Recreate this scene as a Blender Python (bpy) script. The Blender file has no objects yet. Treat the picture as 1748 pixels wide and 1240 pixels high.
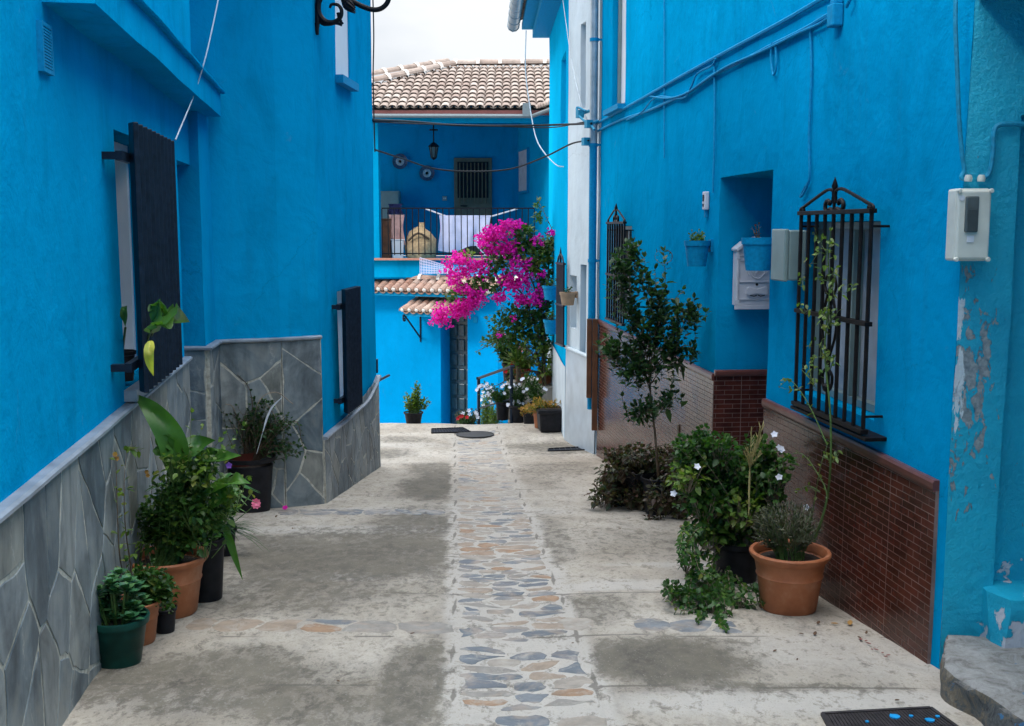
import bpy, math, random
from mathutils import Vector as V, Matrix, noise
R = math.radians
random.seed(7)
SC = bpy.context.scene
COL = SC.collection

# ---------------------------------------------------------------- camera
F = 1850.0; CZ = 1.6; TH = math.atan(230/F)
cam = bpy.data.objects.new('camera', bpy.data.cameras.new('camera')); COL.objects.link(cam)
cam.location = (0, 0, CZ); cam.rotation_euler = (math.pi/2 - TH, 0, 0)
cam.data.sensor_fit = 'HORIZONTAL'; cam.data.sensor_width = 36.0; cam.data.lens = 36.0*F/1748
cam.data.clip_end = 2000; cam.data.clip_start = .05
SC.camera = cam
# ---------------------------------------------------------------- light
SUN_EL, SUN_AZ = 38, 232      # degrees, azimuth clockwise from +Y (sun behind-left)
w = bpy.data.worlds.new('World'); SC.world = w; w.use_nodes = True
nt = w.node_tree; nt.nodes.clear()
def wn(t, **k):
    n = nt.nodes.new(t)
    for a, b in k.items(): setattr(n, a, b)
    return n
out = wn('ShaderNodeOutputWorld'); bg = wn('ShaderNodeBackground')
sky = wn('ShaderNodeTexSky', sky_type='NISHITA', sun_disc=False, sun_elevation=R(SUN_EL), sun_rotation=R(SUN_AZ))
sc_ = wn('ShaderNodeMixRGB', blend_type='MULTIPLY'); sc_.inputs[0].default_value = 1; sc_.inputs[2].default_value = (.09, .09, .09, 1)
tc = wn('ShaderNodeTexCoord'); sep = wn('ShaderNodeSeparateXYZ')
zp = wn('ShaderNodeMath', operation='POWER', use_clamp=True); zp.inputs[1].default_value = 2.6
zr = wn('ShaderNodeMapRange'); zr.inputs[1].default_value = 0; zr.inputs[2].default_value = 1
zr.inputs[3].default_value = .375; zr.inputs[4].default_value = 3.3   # an overcast sky is brightest overhead
mp = wn('ShaderNodeMapping'); mp.inputs[3].default_value = (1, 1, 2.6)
nz = wn('ShaderNodeTexNoise'); nz.inputs['Scale'].default_value = 3.2; nz.inputs['Detail'].default_value = 6
cr = wn('ShaderNodeValToRGB'); cr.color_ramp.elements[0].position = .35; cr.color_ramp.elements[0].color = (.76, .79, .85, 1)
cr.color_ramp.elements[1].position = .62; cr.color_ramp.elements[1].color = (1.06, 1.06, 1.06, 1)
cl = wn('ShaderNodeMixRGB', blend_type='MULTIPLY'); cl.inputs[0].default_value = 1
mx = wn('ShaderNodeMixRGB'); mx.inputs[0].default_value = .88
L = nt.links.new
L(tc.outputs['Generated'], sep.inputs[0]); L(sep.outputs['Z'], zp.inputs[0]); L(zp.outputs[0], zr.inputs[0]); L(tc.outputs['Generated'], mp.inputs[0])
L(mp.outputs[0], nz.inputs['Vector']); L(nz.outputs['Fac'], cr.inputs[0]); L(cr.outputs[0], cl.inputs[1]); L(zr.outputs[0], cl.inputs[2])
L(sky.outputs[0], sc_.inputs[1]); L(sc_.outputs[0], mx.inputs[1]); L(cl.outputs[0], mx.inputs[2]); L(mx.outputs[0], bg.inputs[0]); L(bg.outputs[0], out.inputs[0])
bg.inputs[1].default_value = 1.0
sun = bpy.data.objects.new('sun', bpy.data.lights.new('sun', 'SUN')); COL.objects.link(sun)
sun.data.energy = 0.75; sun.data.angle = R(12); sun.data.color = (1, .96, .9)
a_, e_ = R(SUN_AZ), R(SUN_EL)
sd = V((math.sin(a_)*math.cos(e_), math.cos(a_)*math.cos(e_), math.sin(e_)))
sun.rotation_euler = sd.to_track_quat('Z', 'Y').to_euler()
SC.view_settings.view_transform = 'Standard'; SC.view_settings.look = 'None'
SC.view_settings.exposure = 1.27; SC.view_settings.gamma = 1

# ---------------------------------------------------------------- measuring helpers (photo pixel -> point on a real surface)
c_, s_ = math.cos(TH), math.sin(TH)
def ray(x, y):
    u = (x-874)/F; v = (620-y)/F
    return V((u, c_+v*s_, -s_+v*c_))
KN = [(-8, 1.0), (-5, .75), (4, 0), (8, -.36), (11, -.62), (12.4, -.66), (13.0, -.75), (14.6, -.8)]
def gp(Y):
    if Y < -8: return 1.0
    for (a, za), (b, zb) in zip(KN, KN[1:]):
        if Y <= b: return za+(zb-za)*(Y-a)/(b-a)
    return KN[-1][1]
def onY(x, y, Y):
    d = ray(x, y); t = Y/d[1]; return V((d[0]*t, Y, CZ+d[2]*t))
def onZ(x, y, z):
    d = ray(x, y); t = (z-CZ)/d[2]; return V((d[0]*t, d[1]*t, z))
def onG(x, y):
    d = ray(x, y); t = .5
    while t < 20:
        t += .004
        if CZ+d[2]*t < gp(d[1]*t): break
    return V((d[0]*t, d[1]*t, gp(d[1]*t)))
def onW(x, y, A, B, off=0):
    A = V(A); B = V(B); n = V((-(B-A).y, (B-A).x)).normalized()*off
    A = A+n; B = B+n; d = ray(x, y); dx, dy = B.x-A.x, B.y-A.y
    t = (A.y*dx-A.x*dy)/(d[1]*dx-d[0]*dy)
    return V((d[0]*t, d[1]*t, CZ+d[2]*t))

# ---------------------------------------------------------------- mesh helpers
class MB:
    def __init__(s): s.v = []; s.f = []; s.uv = {}
    def add(s, vs, fs, uv=None):
        o = len(s.v); s.v += [tuple(p) for p in vs]
        for i, f in enumerate(fs):
            s.f.append([o+k for k in f])
            if uv: s.uv[len(s.f)-1] = [uv[k] for k in f]
    def box(s, c, size, rz=0, M=None, taper=1):
        x, y, z = [k/2 for k in size]
        T = Matrix.Translation(V(c)) @ Matrix.Rotation(rz, 4, 'Z') if M is None else M
        vs = [T @ V((a*x*(taper if d < 0 else 1), b*y*(taper if d < 0 else 1), d*z)) for d in (-1, 1) for a, b in ((-1, -1), (1, -1), (1, 1), (-1, 1))]
        s.add(vs, [(3, 2, 1, 0), (4, 5, 6, 7), (0, 1, 5, 4), (1, 2, 6, 5), (2, 3, 7, 6), (3, 0, 4, 7)])
        return s
    def tube(s, pts, r, n=8, caps=True):
        pts = [V(p) for p in pts]; k = len(pts); rs = r if isinstance(r, (list, tuple)) else [r]*k
        vs = []; ref = None
        for i, p in enumerate(pts):
            t = (pts[min(i+1, k-1)]-pts[max(i-1, 0)])
            if t.length < 1e-9: t = V((0, 0, 1))
            t.normalize()
            if ref is None: ref = t.orthogonal().normalized()
            a = (ref - t*ref.dot(t))
            if a.length < 1e-6: a = t.orthogonal()
            a.normalize(); b = t.cross(a); ref = a
            for j in range(n):
                q = 2*math.pi*j/n; vs.append(p+(a*math.cos(q)+b*math.sin(q))*rs[i])
        fs = [(i*n+j, i*n+(j+1) % n, (i+1)*n+(j+1) % n, (i+1)*n+j) for i in range(k-1) for j in range(n)]
        if caps: fs += [tuple(range(n-1, -1, -1)), tuple((k-1)*n+j for j in range(n))]
        s.add(vs, fs); return s
    def lathe(s, prof, c=(0, 0, 0), n=32, M=None, wob=0):
        c = V(c); vs = []
        for i, (r, z) in enumerate(prof):
            for j in range(n):
                q = 2*math.pi*j/n; p = V((r*math.cos(q), r*math.sin(q), z))
                if M is not None: p = M @ p
                vs.append(p+c)
        k = len(prof)
        fs = [(i*n+j, i*n+(j+1) % n, (i+1)*n+(j+1) % n, (i+1)*n+j) for i in range(k-1) for j in range(n)]
        if prof[0][0] > 1e-5: fs.append(tuple(range(n-1, -1, -1)))
        if prof[-1][0] > 1e-5: fs.append(tuple((k-1)*n+j for j in range(n)))
        s.add(vs, fs); return s
    def ball(s, c, r, n=8, sz=1):
        prof = [(max(r*math.sin(math.pi*i/n), 1e-6), -r*sz*math.cos(math.pi*i/n)) for i in range(n+1)]
        return s.lathe(prof, c, n=max(6, n))
    def build(s, name, mat, parent=None, smooth=False, bevel=0):
        me = bpy.data.meshes.new(name); me.from_pydata(s.v, [], s.f)
        if s.uv:
            ul = me.uv_layers.new(name='UVMap'); li = 0
            for pi, p in enumerate(s.f):
                u = s.uv.get(pi)
                for k in range(len(p)):
                    if u: ul.data[li].uv = u[k]
                    li += 1
        if smooth:
            me.polygons.foreach_set('use_smooth', [True]*len(me.polygons))
            try: me.set_sharp_from_angle(angle=R(42))
            except Exception: pass
        me.materials.append(mat); me.update()
        o = bpy.data.objects.new(name, me); COL.objects.link(o)
        if parent is not None:
            o.parent = parent
            T = Matrix.Translation(-(WORLD.get(parent.name, V((0, 0, 0)))))
            me.transform(T); WORLD[o.name] = WORLD.get(parent.name, V((0, 0, 0)))
        if bevel:
            m = o.modifiers.new('bevel', 'BEVEL'); m.width = bevel; m.segments = 2; m.limit_method = 'ANGLE'; m.angle_limit = R(35)
        return o
WORLD = {}
def thing(name, label, cat, loc, group=None, kind=None):
    o = bpy.data.objects.new(name, None); COL.objects.link(o); o.location = loc; o.empty_display_size = .1
    WORLD[o.name] = V(loc); o['label'] = label; o['category'] = cat
    if group: o['group'] = group
    if kind: o['kind'] = kind
    return o
def tag(o, label=None, cat=None, group=None, kind=None):
    if label: o['label'] = label
    if cat: o['category'] = cat
    if group: o['group'] = group
    if kind: o['kind'] = kind
    return o
def wob(p, a=.007):
    p = V(p); q = noise.noise_vector(p*1.7)*a + noise.noise_vector(p*6.0)*(a*.35)
    return p+V((q.x, q.y, q.z*.3))
def spline(pts, n=6):
    pts = [V(p) for p in pts]; P = [pts[0]*2-pts[1]]+pts+[pts[-1]*2-pts[-2]]; o = []
    for i in range(1, len(P)-2):
        for k in range(n):
            t = k/n; a, b, c, d = P[i-1], P[i], P[i+1], P[i+2]
            o.append(.5*((2*b)+(c-a)*t+(2*a-5*b+4*c-d)*t*t+(3*b-a-3*c+d)*t**3))
    o.append(pts[-1]); return o

# ---------------------------------------------------------------- materials
MATS = {}
def newmat(name):
    m = bpy.data.materials.new(name); m.use_nodes = True; t = m.node_tree; p = t.nodes['Principled BSDF']
    MATS[name] = m; return m, t, p
def N(t, ty, **k):
    n = t.nodes.new(ty)
    for a, b in k.items():
        if isinstance(a, str) and hasattr(n, a): setattr(n, a, b)
    return n
def noise_n(t, vec, scale, detail=4, rough=.5, dist=0):
    n = N(t, 'ShaderNodeTexNoise'); n.inputs['Scale'].default_value = scale; n.inputs['Detail'].default_value = detail
    n.inputs['Roughness'].default_value = rough; n.inputs['Distortion'].default_value = dist
    if vec: t.links.new(vec, n.inputs['Vector'])
    return n
def ramp(t, fac, stops):
    n = N(t, 'ShaderNodeValToRGB'); e = n.color_ramp.elements
    while len(e) < len(stops): e.new(.5)
    for k, (p, c) in enumerate(stops):
        e[k].position = p; e[k].color = (*c, 1) if isinstance(c, (tuple, list)) else (c, c, c, 1)
    t.links.new(fac, n.inputs[0]); return n
def mixc(t, fac, a, b, mode='MIX'):
    n = N(t, 'ShaderNodeMixRGB'); n.blend_type = mode
    for k, x in ((0, fac), (1, a), (2, b)):
        if hasattr(x, 'links'): t.links.new(x, n.inputs[k])
        elif isinstance(x, (tuple, list)): n.inputs[k].default_value = (*x, 1)
        else: n.inputs[k].default_value = x if k == 0 else (x, x, x, 1)
    return n.outputs[0]
def math_n(t, op, a, b=0.0, clamp=False):
    n = N(t, 'ShaderNodeMath'); n.operation = op; n.use_clamp = clamp
    for k, x in ((0, a), (1, b)):
        if hasattr(x, 'links'): t.links.new(x, n.inputs[k])
        else: n.inputs[k].default_value = x
    return n.outputs[0]
def bump(t, p, h, strength=.3, dist=.01, prev=None):
    n = N(t, 'ShaderNodeBump'); n.inputs['Strength'].default_value = strength; n.inputs['Distance'].default_value = dist
    t.links.new(h, n.inputs['Height'])
    if prev is not None: t.links.new(prev, n.inputs['Normal'])
    t.links.new(n.outputs[0], p.inputs['Normal']); return n.outputs[0]
def world_vec(t, scale=None):
    g = N(t, 'ShaderNodeNewGeometry'); v = g.outputs['Position']
    if scale:
        m = N(t, 'ShaderNodeMapping'); m.inputs[3].default_value = scale; t.links.new(v, m.inputs[0]); v = m.outputs[0]
    return v
def plain(name, col, rough=.5, metal=0, var=.12, scale=30, bmp=.15, bd=.002):
    if name in MATS: return MATS[name]
    m, t, p = newmat(name); v = world_vec(t); n = noise_n(t, v, scale, 5)
    c = ramp(t, n.outputs['Fac'], [(.3, tuple(k*(1-var) for k in col)), (.7, tuple(min(1, k*(1+var)) for k in col))])
    t.links.new(c.outputs[0], p.inputs['Base Color']); p.inputs['Roughness'].default_value = rough; p.inputs['Metallic'].default_value = metal
    if bmp: bump(t, p, n.outputs['Fac'], bmp, bd)
    return m
def plaster(name, col, rough=.6, lump=.5, grime=.35):
    m, t, p = newmat(name); v = world_vec(t)
    big = noise_n(t, v, .9, 5, .6); mid = noise_n(t, world_vec(t, (3, 3, 1.0)), 1.6, 6, .65, .4); fine = noise_n(t, v, 90, 3, .6)
    lum = noise_n(t, v, 9, 6, .6)
    a = ramp(t, big.outputs['Fac'], [(.3, tuple(k*.86 for k in col)), (.7, tuple(min(1, k*1.1) for k in col))]).outputs[0]
    b = ramp(t, mid.outputs['Fac'], [(.28, (1-grime*.55,)*3), (.5, (1, 1, 1)), (.8, (1.0, 1.0, 1.0))]).outputs[0]
    c = mixc(t, 1, a, b, 'MULTIPLY')
    # chalky scuffs and hairline marks
    sc = noise_n(t, world_vec(t, (1, 1, 1)), 4.5, 10, .75, 1.2)
    sf = ramp(t, sc.outputs['Fac'], [(.63, 0.), (.72, .22)]).outputs[0]
    c = mixc(t, sf, c, tuple(min(1, k*.75+.12) for k in col))
    cv_ = N(t, 'ShaderNodeTexVoronoi'); cv_.feature = 'DISTANCE_TO_EDGE'; cv_.inputs['Scale'].default_value = 1.1
    wv = mixc(t, .22, v, noise_n(t, v, 3.5, 6, .7).outputs['Color'], 'ADD'); t.links.new(wv, cv_.inputs['Vector'])
    ck = math_n(t, 'MULTIPLY', ramp(t, cv_.outputs['Distance'], [(0.0, 1.), (.004, 0.)]).outputs[0], ramp(t, big.outputs['Fac'], [(.52, 0.), (.60, .45)]).outputs[0])
    c = mixc(t, ck, c, tuple(k*.45 for k in col))
    rl_ = noise_n(t, world_vec(t, (7, 7, .55)), 2.0, 5, .6); c = mixc(t, ramp(t, rl_.outputs['Fac'], [(.56, 0.), (.70, grime*.5)]).outputs[0], c, tuple(k*.62+.012 for k in col))
    t.links.new(c, p.inputs['Base Color'])
    p.inputs['Roughness'].default_value = rough; p.inputs['Specular IOR Level'].default_value = 0.0
    tro = noise_n(t, world_vec(t, (1.4, 1.4, 1)), 3.2, 4, .55, 1.5)
    h = bump(t, p, tro.outputs['Fac'], lump*.7, .022); h = bump(t, p, lum.outputs['Fac'], lump, .014, h); bump(t, p, fine.outputs['Fac'], .35, .0022, h)
    return m
BLUE = (.001, .285, .545)
M_blue = plaster('blue_paint', BLUE)
M_blue_l = plaster('blue_paint_light', (.001, .28, .62), .6, .35, .12)
M_blue_c = plaster('blue_paint_cyan', (.003, .38, .68), .6, .4, .1)
M_white = plaster('white_paint', (.62, .69, .73), .6, .4, .25)
M_blue_trim = plain('blue_gloss_paint', (.001, .23, .45), .65, 0, .15, 60, .25)
for _m in ('blue_gloss_paint',): MATS[_m].node_tree.nodes['Principled BSDF'].inputs['Specular IOR Level'].default_value = .12
M_teal_trim = plain('teal_gloss_paint', (.002, .24, .40), .65, 0, .2, 60, .25)
# old teal plaster with flaked patches
def teal():
    m, t, p = newmat('teal_old_plaster'); v = world_vec(t)
    big = noise_n(t, v, 2.5, 6, .6); fine = noise_n(t, v, 60, 4); lum = noise_n(t, v, 14, 8, .7)
    a = ramp(t, big.outputs['Fac'], [(.3, (.002, .33, .50)), (.7, (.003, .46, .66))]).outputs[0]
    # flaking patch around z .9..1.25 at the arris and scattered chips
    sp = N(t, 'ShaderNodeSeparateXYZ'); t.links.new(v, sp.inputs[0])
    dx = math_n(t, 'MULTIPLY', math_n(t, 'SUBTRACT', sp.outputs[0], 1.592), 12)
    dz = math_n(t, 'MULTIPLY', math_n(t, 'SUBTRACT', sp.outputs[2], 1.09), 3.6)
    dy = math_n(t, 'MULTIPLY', math_n(t, 'SUBTRACT', sp.outputs[1], 3.74), 3)
    d = math_n(t, 'SQRT', math_n(t, 'ADD', math_n(t, 'ADD', math_n(t, 'MULTIPLY', dx, dx), math_n(t, 'MULTIPLY', dz, dz)), math_n(t, 'MULTIPLY', dy, dy)))
    ch = noise_n(t, world_vec(t, (1, 1, .45)), 30, 8, .62, .6)
    fac = math_n(t, 'SUBTRACT', ch.outputs['Fac'], math_n(t, 'MULTIPLY', d, .13))
    f1 = ramp(t, fac, [(.425, 0.), (.44, 1.)]).outputs[0]
    # low white loss next to the step
    lz = math_n(t, 'ABSOLUTE', math_n(t, 'MULTIPLY', math_n(t, 'SUBTRACT', sp.outputs[2], .20), 1.2))
    lx = math_n(t, 'MULTIPLY', math_n(t, 'ABSOLUTE', math_n(t, 'SUBTRACT', sp.outputs[0], 1.80)), 2.2)
    f2 = ramp(t, math_n(t, 'SUBTRACT', noise_n(t, v, 9, 8, .6, .5).outputs['Fac'], math_n(t, 'ADD', lz, lx)), [(.30, 0.), (.315, 1.)]).outputs[0]
    chipc = noise_n(t, world_vec(t, (1, 1, .5)), 22, 5, .6).outputs['Fac']
    f3 = ramp(t, chipc, [(.72, 0.), (.735, .8)]).outputs[0]
    e1 = math_n(t, 'MULTIPLY', math_n(t, 'ABSOLUTE', math_n(t, 'SUBTRACT', sp.outputs[0], 1.556)), 9)
    e2 = math_n(t, 'MULTIPLY', math_n(t, 'MAXIMUM', math_n(t, 'SUBTRACT', math_n(t, 'ABSOLUTE', math_n(t, 'SUBTRACT', sp.outputs[2], 1.12)), .16), 0), 1.6)
    f4 = ramp(t, math_n(t, 'SUBTRACT', noise_n(t, world_vec(t, (1, 1, .25)), 26, 6, .6).outputs['Fac'], math_n(t, 'ADD', e1, e2)), [(.40, 0.), (.415, 1.)]).outputs[0]
    grey = ramp(t, fine.outputs['Fac'], [(.3, (.18, .22, .24)), (.7, (.36, .40, .41))]).outputs[0]
    c = mixc(t, f1, a, grey); c = mixc(t, f3, c, (.16, .14, .12)); c = mixc(t, f2, c, (.62, .62, .66)); c = mixc(t, f4, c, (.60, .68, .72))
    t.links.new(c, p.inputs['Base Color']); p.inputs['Roughness'].default_value = .55
    hh = math_n(t, 'SUBTRACT', lum.outputs['Fac'], math_n(t, 'MULTIPLY', math_n(t, 'ADD', f1, f2), .35))
    h = bump(t, p, hh, .9, .02); bump(t, p, fine.outputs['Fac'], .4, .003, h)
    return m
M_teal = teal()
def slate(name, dark=1.0):
    m, t, p = newmat(name)
    g = N(t, 'ShaderNodeNewGeometry'); v = world_vec(t, (6, 6, .8))
    v = world_vec(t, (3.2, 3.2, .9))
    st = noise_n(t, v, 2.2, 9, .62, .8); cl_ = noise_n(t, world_vec(t), 4, 7, .65, .6); fi = noise_n(t, world_vec(t, (1, 1, .35)), 70, 4)
    a = ramp(t, g.outputs['Random Per Island'], [(0, (.10, .13, .15)), (.3, (.15, .18, .195)), (.6, (.20, .225, .235)), (.85, (.24, .255, .25)), (1, (.18, .18, .155))]).outputs[0]
    b = ramp(t, st.outputs['Fac'], [(.3, (.50, .53, .56)), (.5, (1, 1, 1)), (.70, (1.4, 1.38, 1.34))]).outputs[0]
    a = mixc(t, 1, a, ramp(t, cl_.outputs['Fac'], [(.35, .55), (.65, 1.3)]).outputs[0], 'MULTIPLY')
    vn = N(t, 'ShaderNodeTexVoronoi'); vn.feature = 'DISTANCE_TO_EDGE'; vn.inputs['Scale'].default_value = 1.6
    t.links.new(mixc(t, .35, world_vec(t, (1.4, 1.4, .6)), noise_n(t, world_vec(t), 2.5, 6, .7).outputs['Color'], 'ADD'), vn.inputs['Vector'])
    vf = math_n(t, 'MULTIPLY', ramp(t, vn.outputs['Distance'], [(0., 1.), (.012, 0.)]).outputs[0], ramp(t, cl_.outputs['Fac'], [(.45, 0.), (.6, .6)]).outputs[0])
    a = mixc(t, vf, a, (.42, .42, .38))
    c = mixc(t, 1, a, b, 'MULTIPLY'); c = mixc(t, ramp(t, cl_.outputs['Fac'], [(.50, 0.), (.68, .5)]).outputs[0], c, (.23, .21, .165))
    t.links.new(c, p.inputs['Base Color']); p.inputs['Roughness'].default_value = .5; p.inputs['Specular IOR Level'].default_value = .4
    h = bump(t, p, st.outputs['Fac'], .35, .008); bump(t, p, fi.outputs['Fac'], .25, .002, h)
    return m
M_slate = slate('slate_stone')
M_mortar = plain('mortar', (.42, .40, .34), .85, 0, .3, 40, .6, .006)
M_cap = plain('grey_marble_cap', (.24, .27, .31), .35, 0, .3, 9, .1)
def tile_mat():
    m, t, p = newmat('brown_brick_tile'); uv = N(t, 'ShaderNodeUVMap')
    b = N(t, 'ShaderNodeTexBrick'); t.links.new(uv.outputs[0], b.inputs['Vector'])
    b.inputs['Scale'].default_value = 1; b.inputs['Brick Width'].default_value = .105; b.inputs['Row Height'].default_value = .0285
    b.inputs['Mortar Size'].default_value = .0017; b.inputs['Mortar Smooth'].default_value = .3; b.inputs['Bias'].default_value = -.2
    b.inputs['Color1'].default_value = (.085, .021, .013, 1); b.inputs['Color2'].default_value = (.045, .012, .008, 1); b.inputs['Mortar'].default_value = (.17, .10, .08, 1)
    # larger tile seams
    b2 = N(t, 'ShaderNodeTexBrick'); t.links.new(uv.outputs[0], b2.inputs['Vector']); b2.offset = 0
    b2.inputs['Scale'].default_value = 1; b2.inputs['Brick Width'].default_value = .42; b2.inputs['Row Height'].default_value = .285; b2.inputs['Mortar Size'].default_value = .0016
    n = noise_n(t, world_vec(t), 6, 8, .7)
    c = mixc(t, b2.outputs['Fac'], b.outputs['Color'], (.22, .14, .115))
    c = mixc(t, 1, c, ramp(t, n.outputs['Fac'], [(.35, .6), (.65, 1.35)]).outputs[0], 'MULTIPLY')
    t.links.new(c, p.inputs['Base Color'])
    f = math_n(t, 'MAXIMUM', b.outputs['Fac'], b2.outputs['Fac'])
    rr = math_n(t, 'ADD', math_n(t, 'MULTIPLY', f, .35), .20); t.links.new(rr, p.inputs['Roughness'])
    inv = math_n(t, 'SUBTRACT', 1, f); bump(t, p, inv, .5, .002); p.inputs['Specular IOR Level'].default_value = .30
    return m
M_tile = tile_mat()
M_tilecap = plain('red_brown_tile_trim', (.13, .045, .034), .28, 0, .2, 20, .1)
M_greytile = plain('pale_grey_tile', (.42, .48, .53), .3, 0, .15, 5, .1)
M_iron = plain('black_iron', (.006, .007, .010), .42, .1, .4, 50, .3)
M_ironb = plain('rusty_black_iron', (.007, .0045, .004), .5, 0, .7, 35, .4)
M_navy = plain('navy_metal', (.015, .024, .040), .38, .2, .3, 30, .2)
M_curtain = plain('grey_curtain', (.42, .45, .50), .7, 0, .15, 8, .1)
M_pane = plain('white_blind', (.66, .68, .72), .5, 0, .06, 5, 0)
M_dark = plain('dark_interior', (.008, .011, .018), .6, 0, .3, 5, 0)
M_cream = plain('aged_cream_plastic', (.60, .61, .54), .4, 0, .12, 12, .1)
M_whiteplastic = plain('white_enamel', (.62, .62, .66), .38, 0, .06, 20, .08)
M_greyplastic = plain('grey_plastic', (.20, .27, .26), .35, 0, .08, 12, .05)
M_smoke = plain('smoked_window', (.10, .12, .12), .12, 0, .2, 8, 0)
M_black = plain('black_plastic', (.012, .012, .015), .45, 0, .4, 20, .15)
M_greenpot = plain('dark_green_plastic', (.006, .045, .035), .4, 0, .3, 14, .1)
M_soil = plain('soil', (.035, .025, .018), .95, 0, .5, 80, 1, .01)
M_wood = plain('brown_wood', (.12, .045, .018), .5, 0, .4, 9, .3)
M_galv = plain('galvanised_metal', (.36, .42, .46), .4, .5, .2, 12, .1)
M_fabric = plain('white_sheet', (.50, .53, .72), .8, 0, .08, 8, .2)
M_jute = plain('jute_sack', (.42, .30, .17), .9, 0, .25, 25, .5, .01)
M_pink = plain('pink_cloth', (.55, .33, .30), .85, 0, .2, 10, .2)
M_ceram = plain('painted_ceramic', (.03, .07, .14), .3, 0, .6, 30, 0)
M_cable = plain('black_cable', (.015, .02, .025), .5, 0, .3, 20, 0)
M_cablew = plain('pale_cable', (.50, .60, .66), .5, 0, .1, 20, 0)
for _m in (M_black, M_iron, M_ironb, M_navy, M_greenpot, M_cable, M_dark): _m.node_tree.nodes['Principled BSDF'].inputs['Specular IOR Level'].default_value = .18
M_stepblue = None
def terracotta():
    m, t, p = newmat('terracotta'); v = world_vec(t); n = noise_n(t, v, 7, 7, .65); f = noise_n(t, v, 80, 3)
    c = ramp(t, n.outputs['Fac'], [(.3, (.28, .082, .028)), (.55, (.40, .130, .05)), (.74, (.48, .21, .11))]).outputs[0]
    t.links.new(c, p.inputs['Base Color']); p.inputs['Roughness'].default_value = .6; bump(t, p, f.outputs['Fac'], .2, .002); return m
M_terra = terracotta()
def rooftile(name, cols):
    m, t, p = newmat(name); g = N(t, 'ShaderNodeNewGeometry'); n = noise_n(t, world_vec(t), 7, 6, .7)
    a = ramp(t, g.outputs['Random Per Island'], [(k/(len(cols)-1), c) for k, c in enumerate(cols)]).outputs[0]
    c = mixc(t, 1, a, ramp(t, n.outputs['Fac'], [(.3, .6), (.65, 1.15)]).outputs[0], 'MULTIPLY')
    t.links.new(c, p.inputs['Base Color']); p.inputs['Roughness'].default_value = .8; bump(t, p, n.outputs['Fac'], .4, .01); return m
M_roof = rooftile('roof_tile', [(.24, .185, .155), (.31, .255, .22), (.21, .155, .13), (.37, .32, .285)])
M_roof2 = rooftile('orange_roof_tile', [(.36, .18, .12), (.44, .30, .235), (.30, .15, .10), (.50, .39, .32)])
M_lime = plain('lime_mortar', (.62, .58, .54), .85, 0, .15, 20, .5, .01)
def leafmat(name, cols, trans=.35, rough=.42, tint=(1.3, 1.6, .6)):
    m, t, p = newmat(name); g = N(t, 'ShaderNodeNewGeometry')
    a = ramp(t, g.outputs['Random Per Island'], [(k/(len(cols)-1), c) for k, c in enumerate(cols)]).outputs[0]
    n = noise_n(t, world_vec(t), 12, 3); c = mixc(t, 1, a, ramp(t, n.outputs['Fac'], [(.3, .8), (.7, 1.2)]).outputs[0], 'MULTIPLY')
    t.links.new(c, p.inputs['Base Color']); p.inputs['Roughness'].default_value = rough; p.inputs['Specular IOR Level'].default_value = .35
    tr = N(t, 'ShaderNodeBsdfTranslucent'); t.links.new(mixc(t, 1, c, tint, 'MULTIPLY'), tr.inputs[0])
    ms = N(t, 'ShaderNodeMixShader'); ms.inputs[0].default_value = trans
    t.links.new(p.outputs[0], ms.inputs[1]); t.links.new(tr.outputs[0], ms.inputs[2]); t.links.new(ms.outputs[0], t.nodes['Material Output'].inputs[0])
    return m
LF_mid = leafmat('leaf_mid', [(.028, .080, .018), (.050, .125, .024), (.018, .055, .015), (.085, .165, .030)])
LF_dark = leafmat('leaf_dark', [(.018, .045, .018), (.03, .075, .024), (.045, .10, .03), (.02, .055, .022)])
LF_yel = leafmat('leaf_yellow_green', [(.09, .16, .024), (.15, .23, .04), (.055, .12, .024), (.19, .20, .04)])
LF_big = leafmat('leaf_broad_green', [(.04, .12, .02), (.06, .16, .028), (.09, .20, .03)], .3, .35)
LF_yellow = leafmat('leaf_yellow', [(.45, .45, .06), (.55, .50, .08)])
LF_grey = leafmat('leaf_grey_olive', [(.075, .08, .045), (.11, .11, .07), (.055, .06, .04)], .15, .7)
LF_red = leafmat('leaf_reddish', [(.05, .055, .025), (.09, .04, .03), (.04, .07, .03), (.11, .09, .03)], .25)
LF_succ = leafmat('leaf_succulent', [(.03, .11, .05), (.05, .16, .07), (.10, .22, .07)], .1, .3)
LF_orange = leafmat('leaf_orange', [(.25, .16, .03), (.45, .18, .03), (.12, .15, .03), (.5, .30, .05)])
FL_mag = leafmat('bract_magenta', [(.70, .002, .34), (.84, .008, .48), (.54, .001, .24), (.90, .05, .60)], .35, .6, (1.1, .8, 1.1))
FL_white = leafmat('petal_white', [(.80, .80, .86), (.72, .72, .80)], .2, .6, (1, 1, 1))
FL_pink = leafmat('petal_pink', [(.80, .16, .30), (.85, .26, .38)], .2, .6, (1, 1, 1))
FL_yel = leafmat('petal_yellow', [(.40, .22, .04), (.32, .15, .03)], .2, .6)
FL_red = leafmat('petal_red', [(.55, .015, .02), (.4, .01, .02)], .2, .6)
FL_violet = leafmat('petal_violet', [(.35, .12, .65), (.45, .16, .7)], .2, .6, (1, 1, 1))
M_stem = plain('green_stem', (.07, .13, .03), .5, 0, .3, 30, 0)
M_twig = plain('brown_twig', (.09, .06, .035), .7, 0, .4, 30, .2)
M_dry = plain('dry_twig', (.22, .17, .12), .8, 0, .4, 30, .2)

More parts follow.
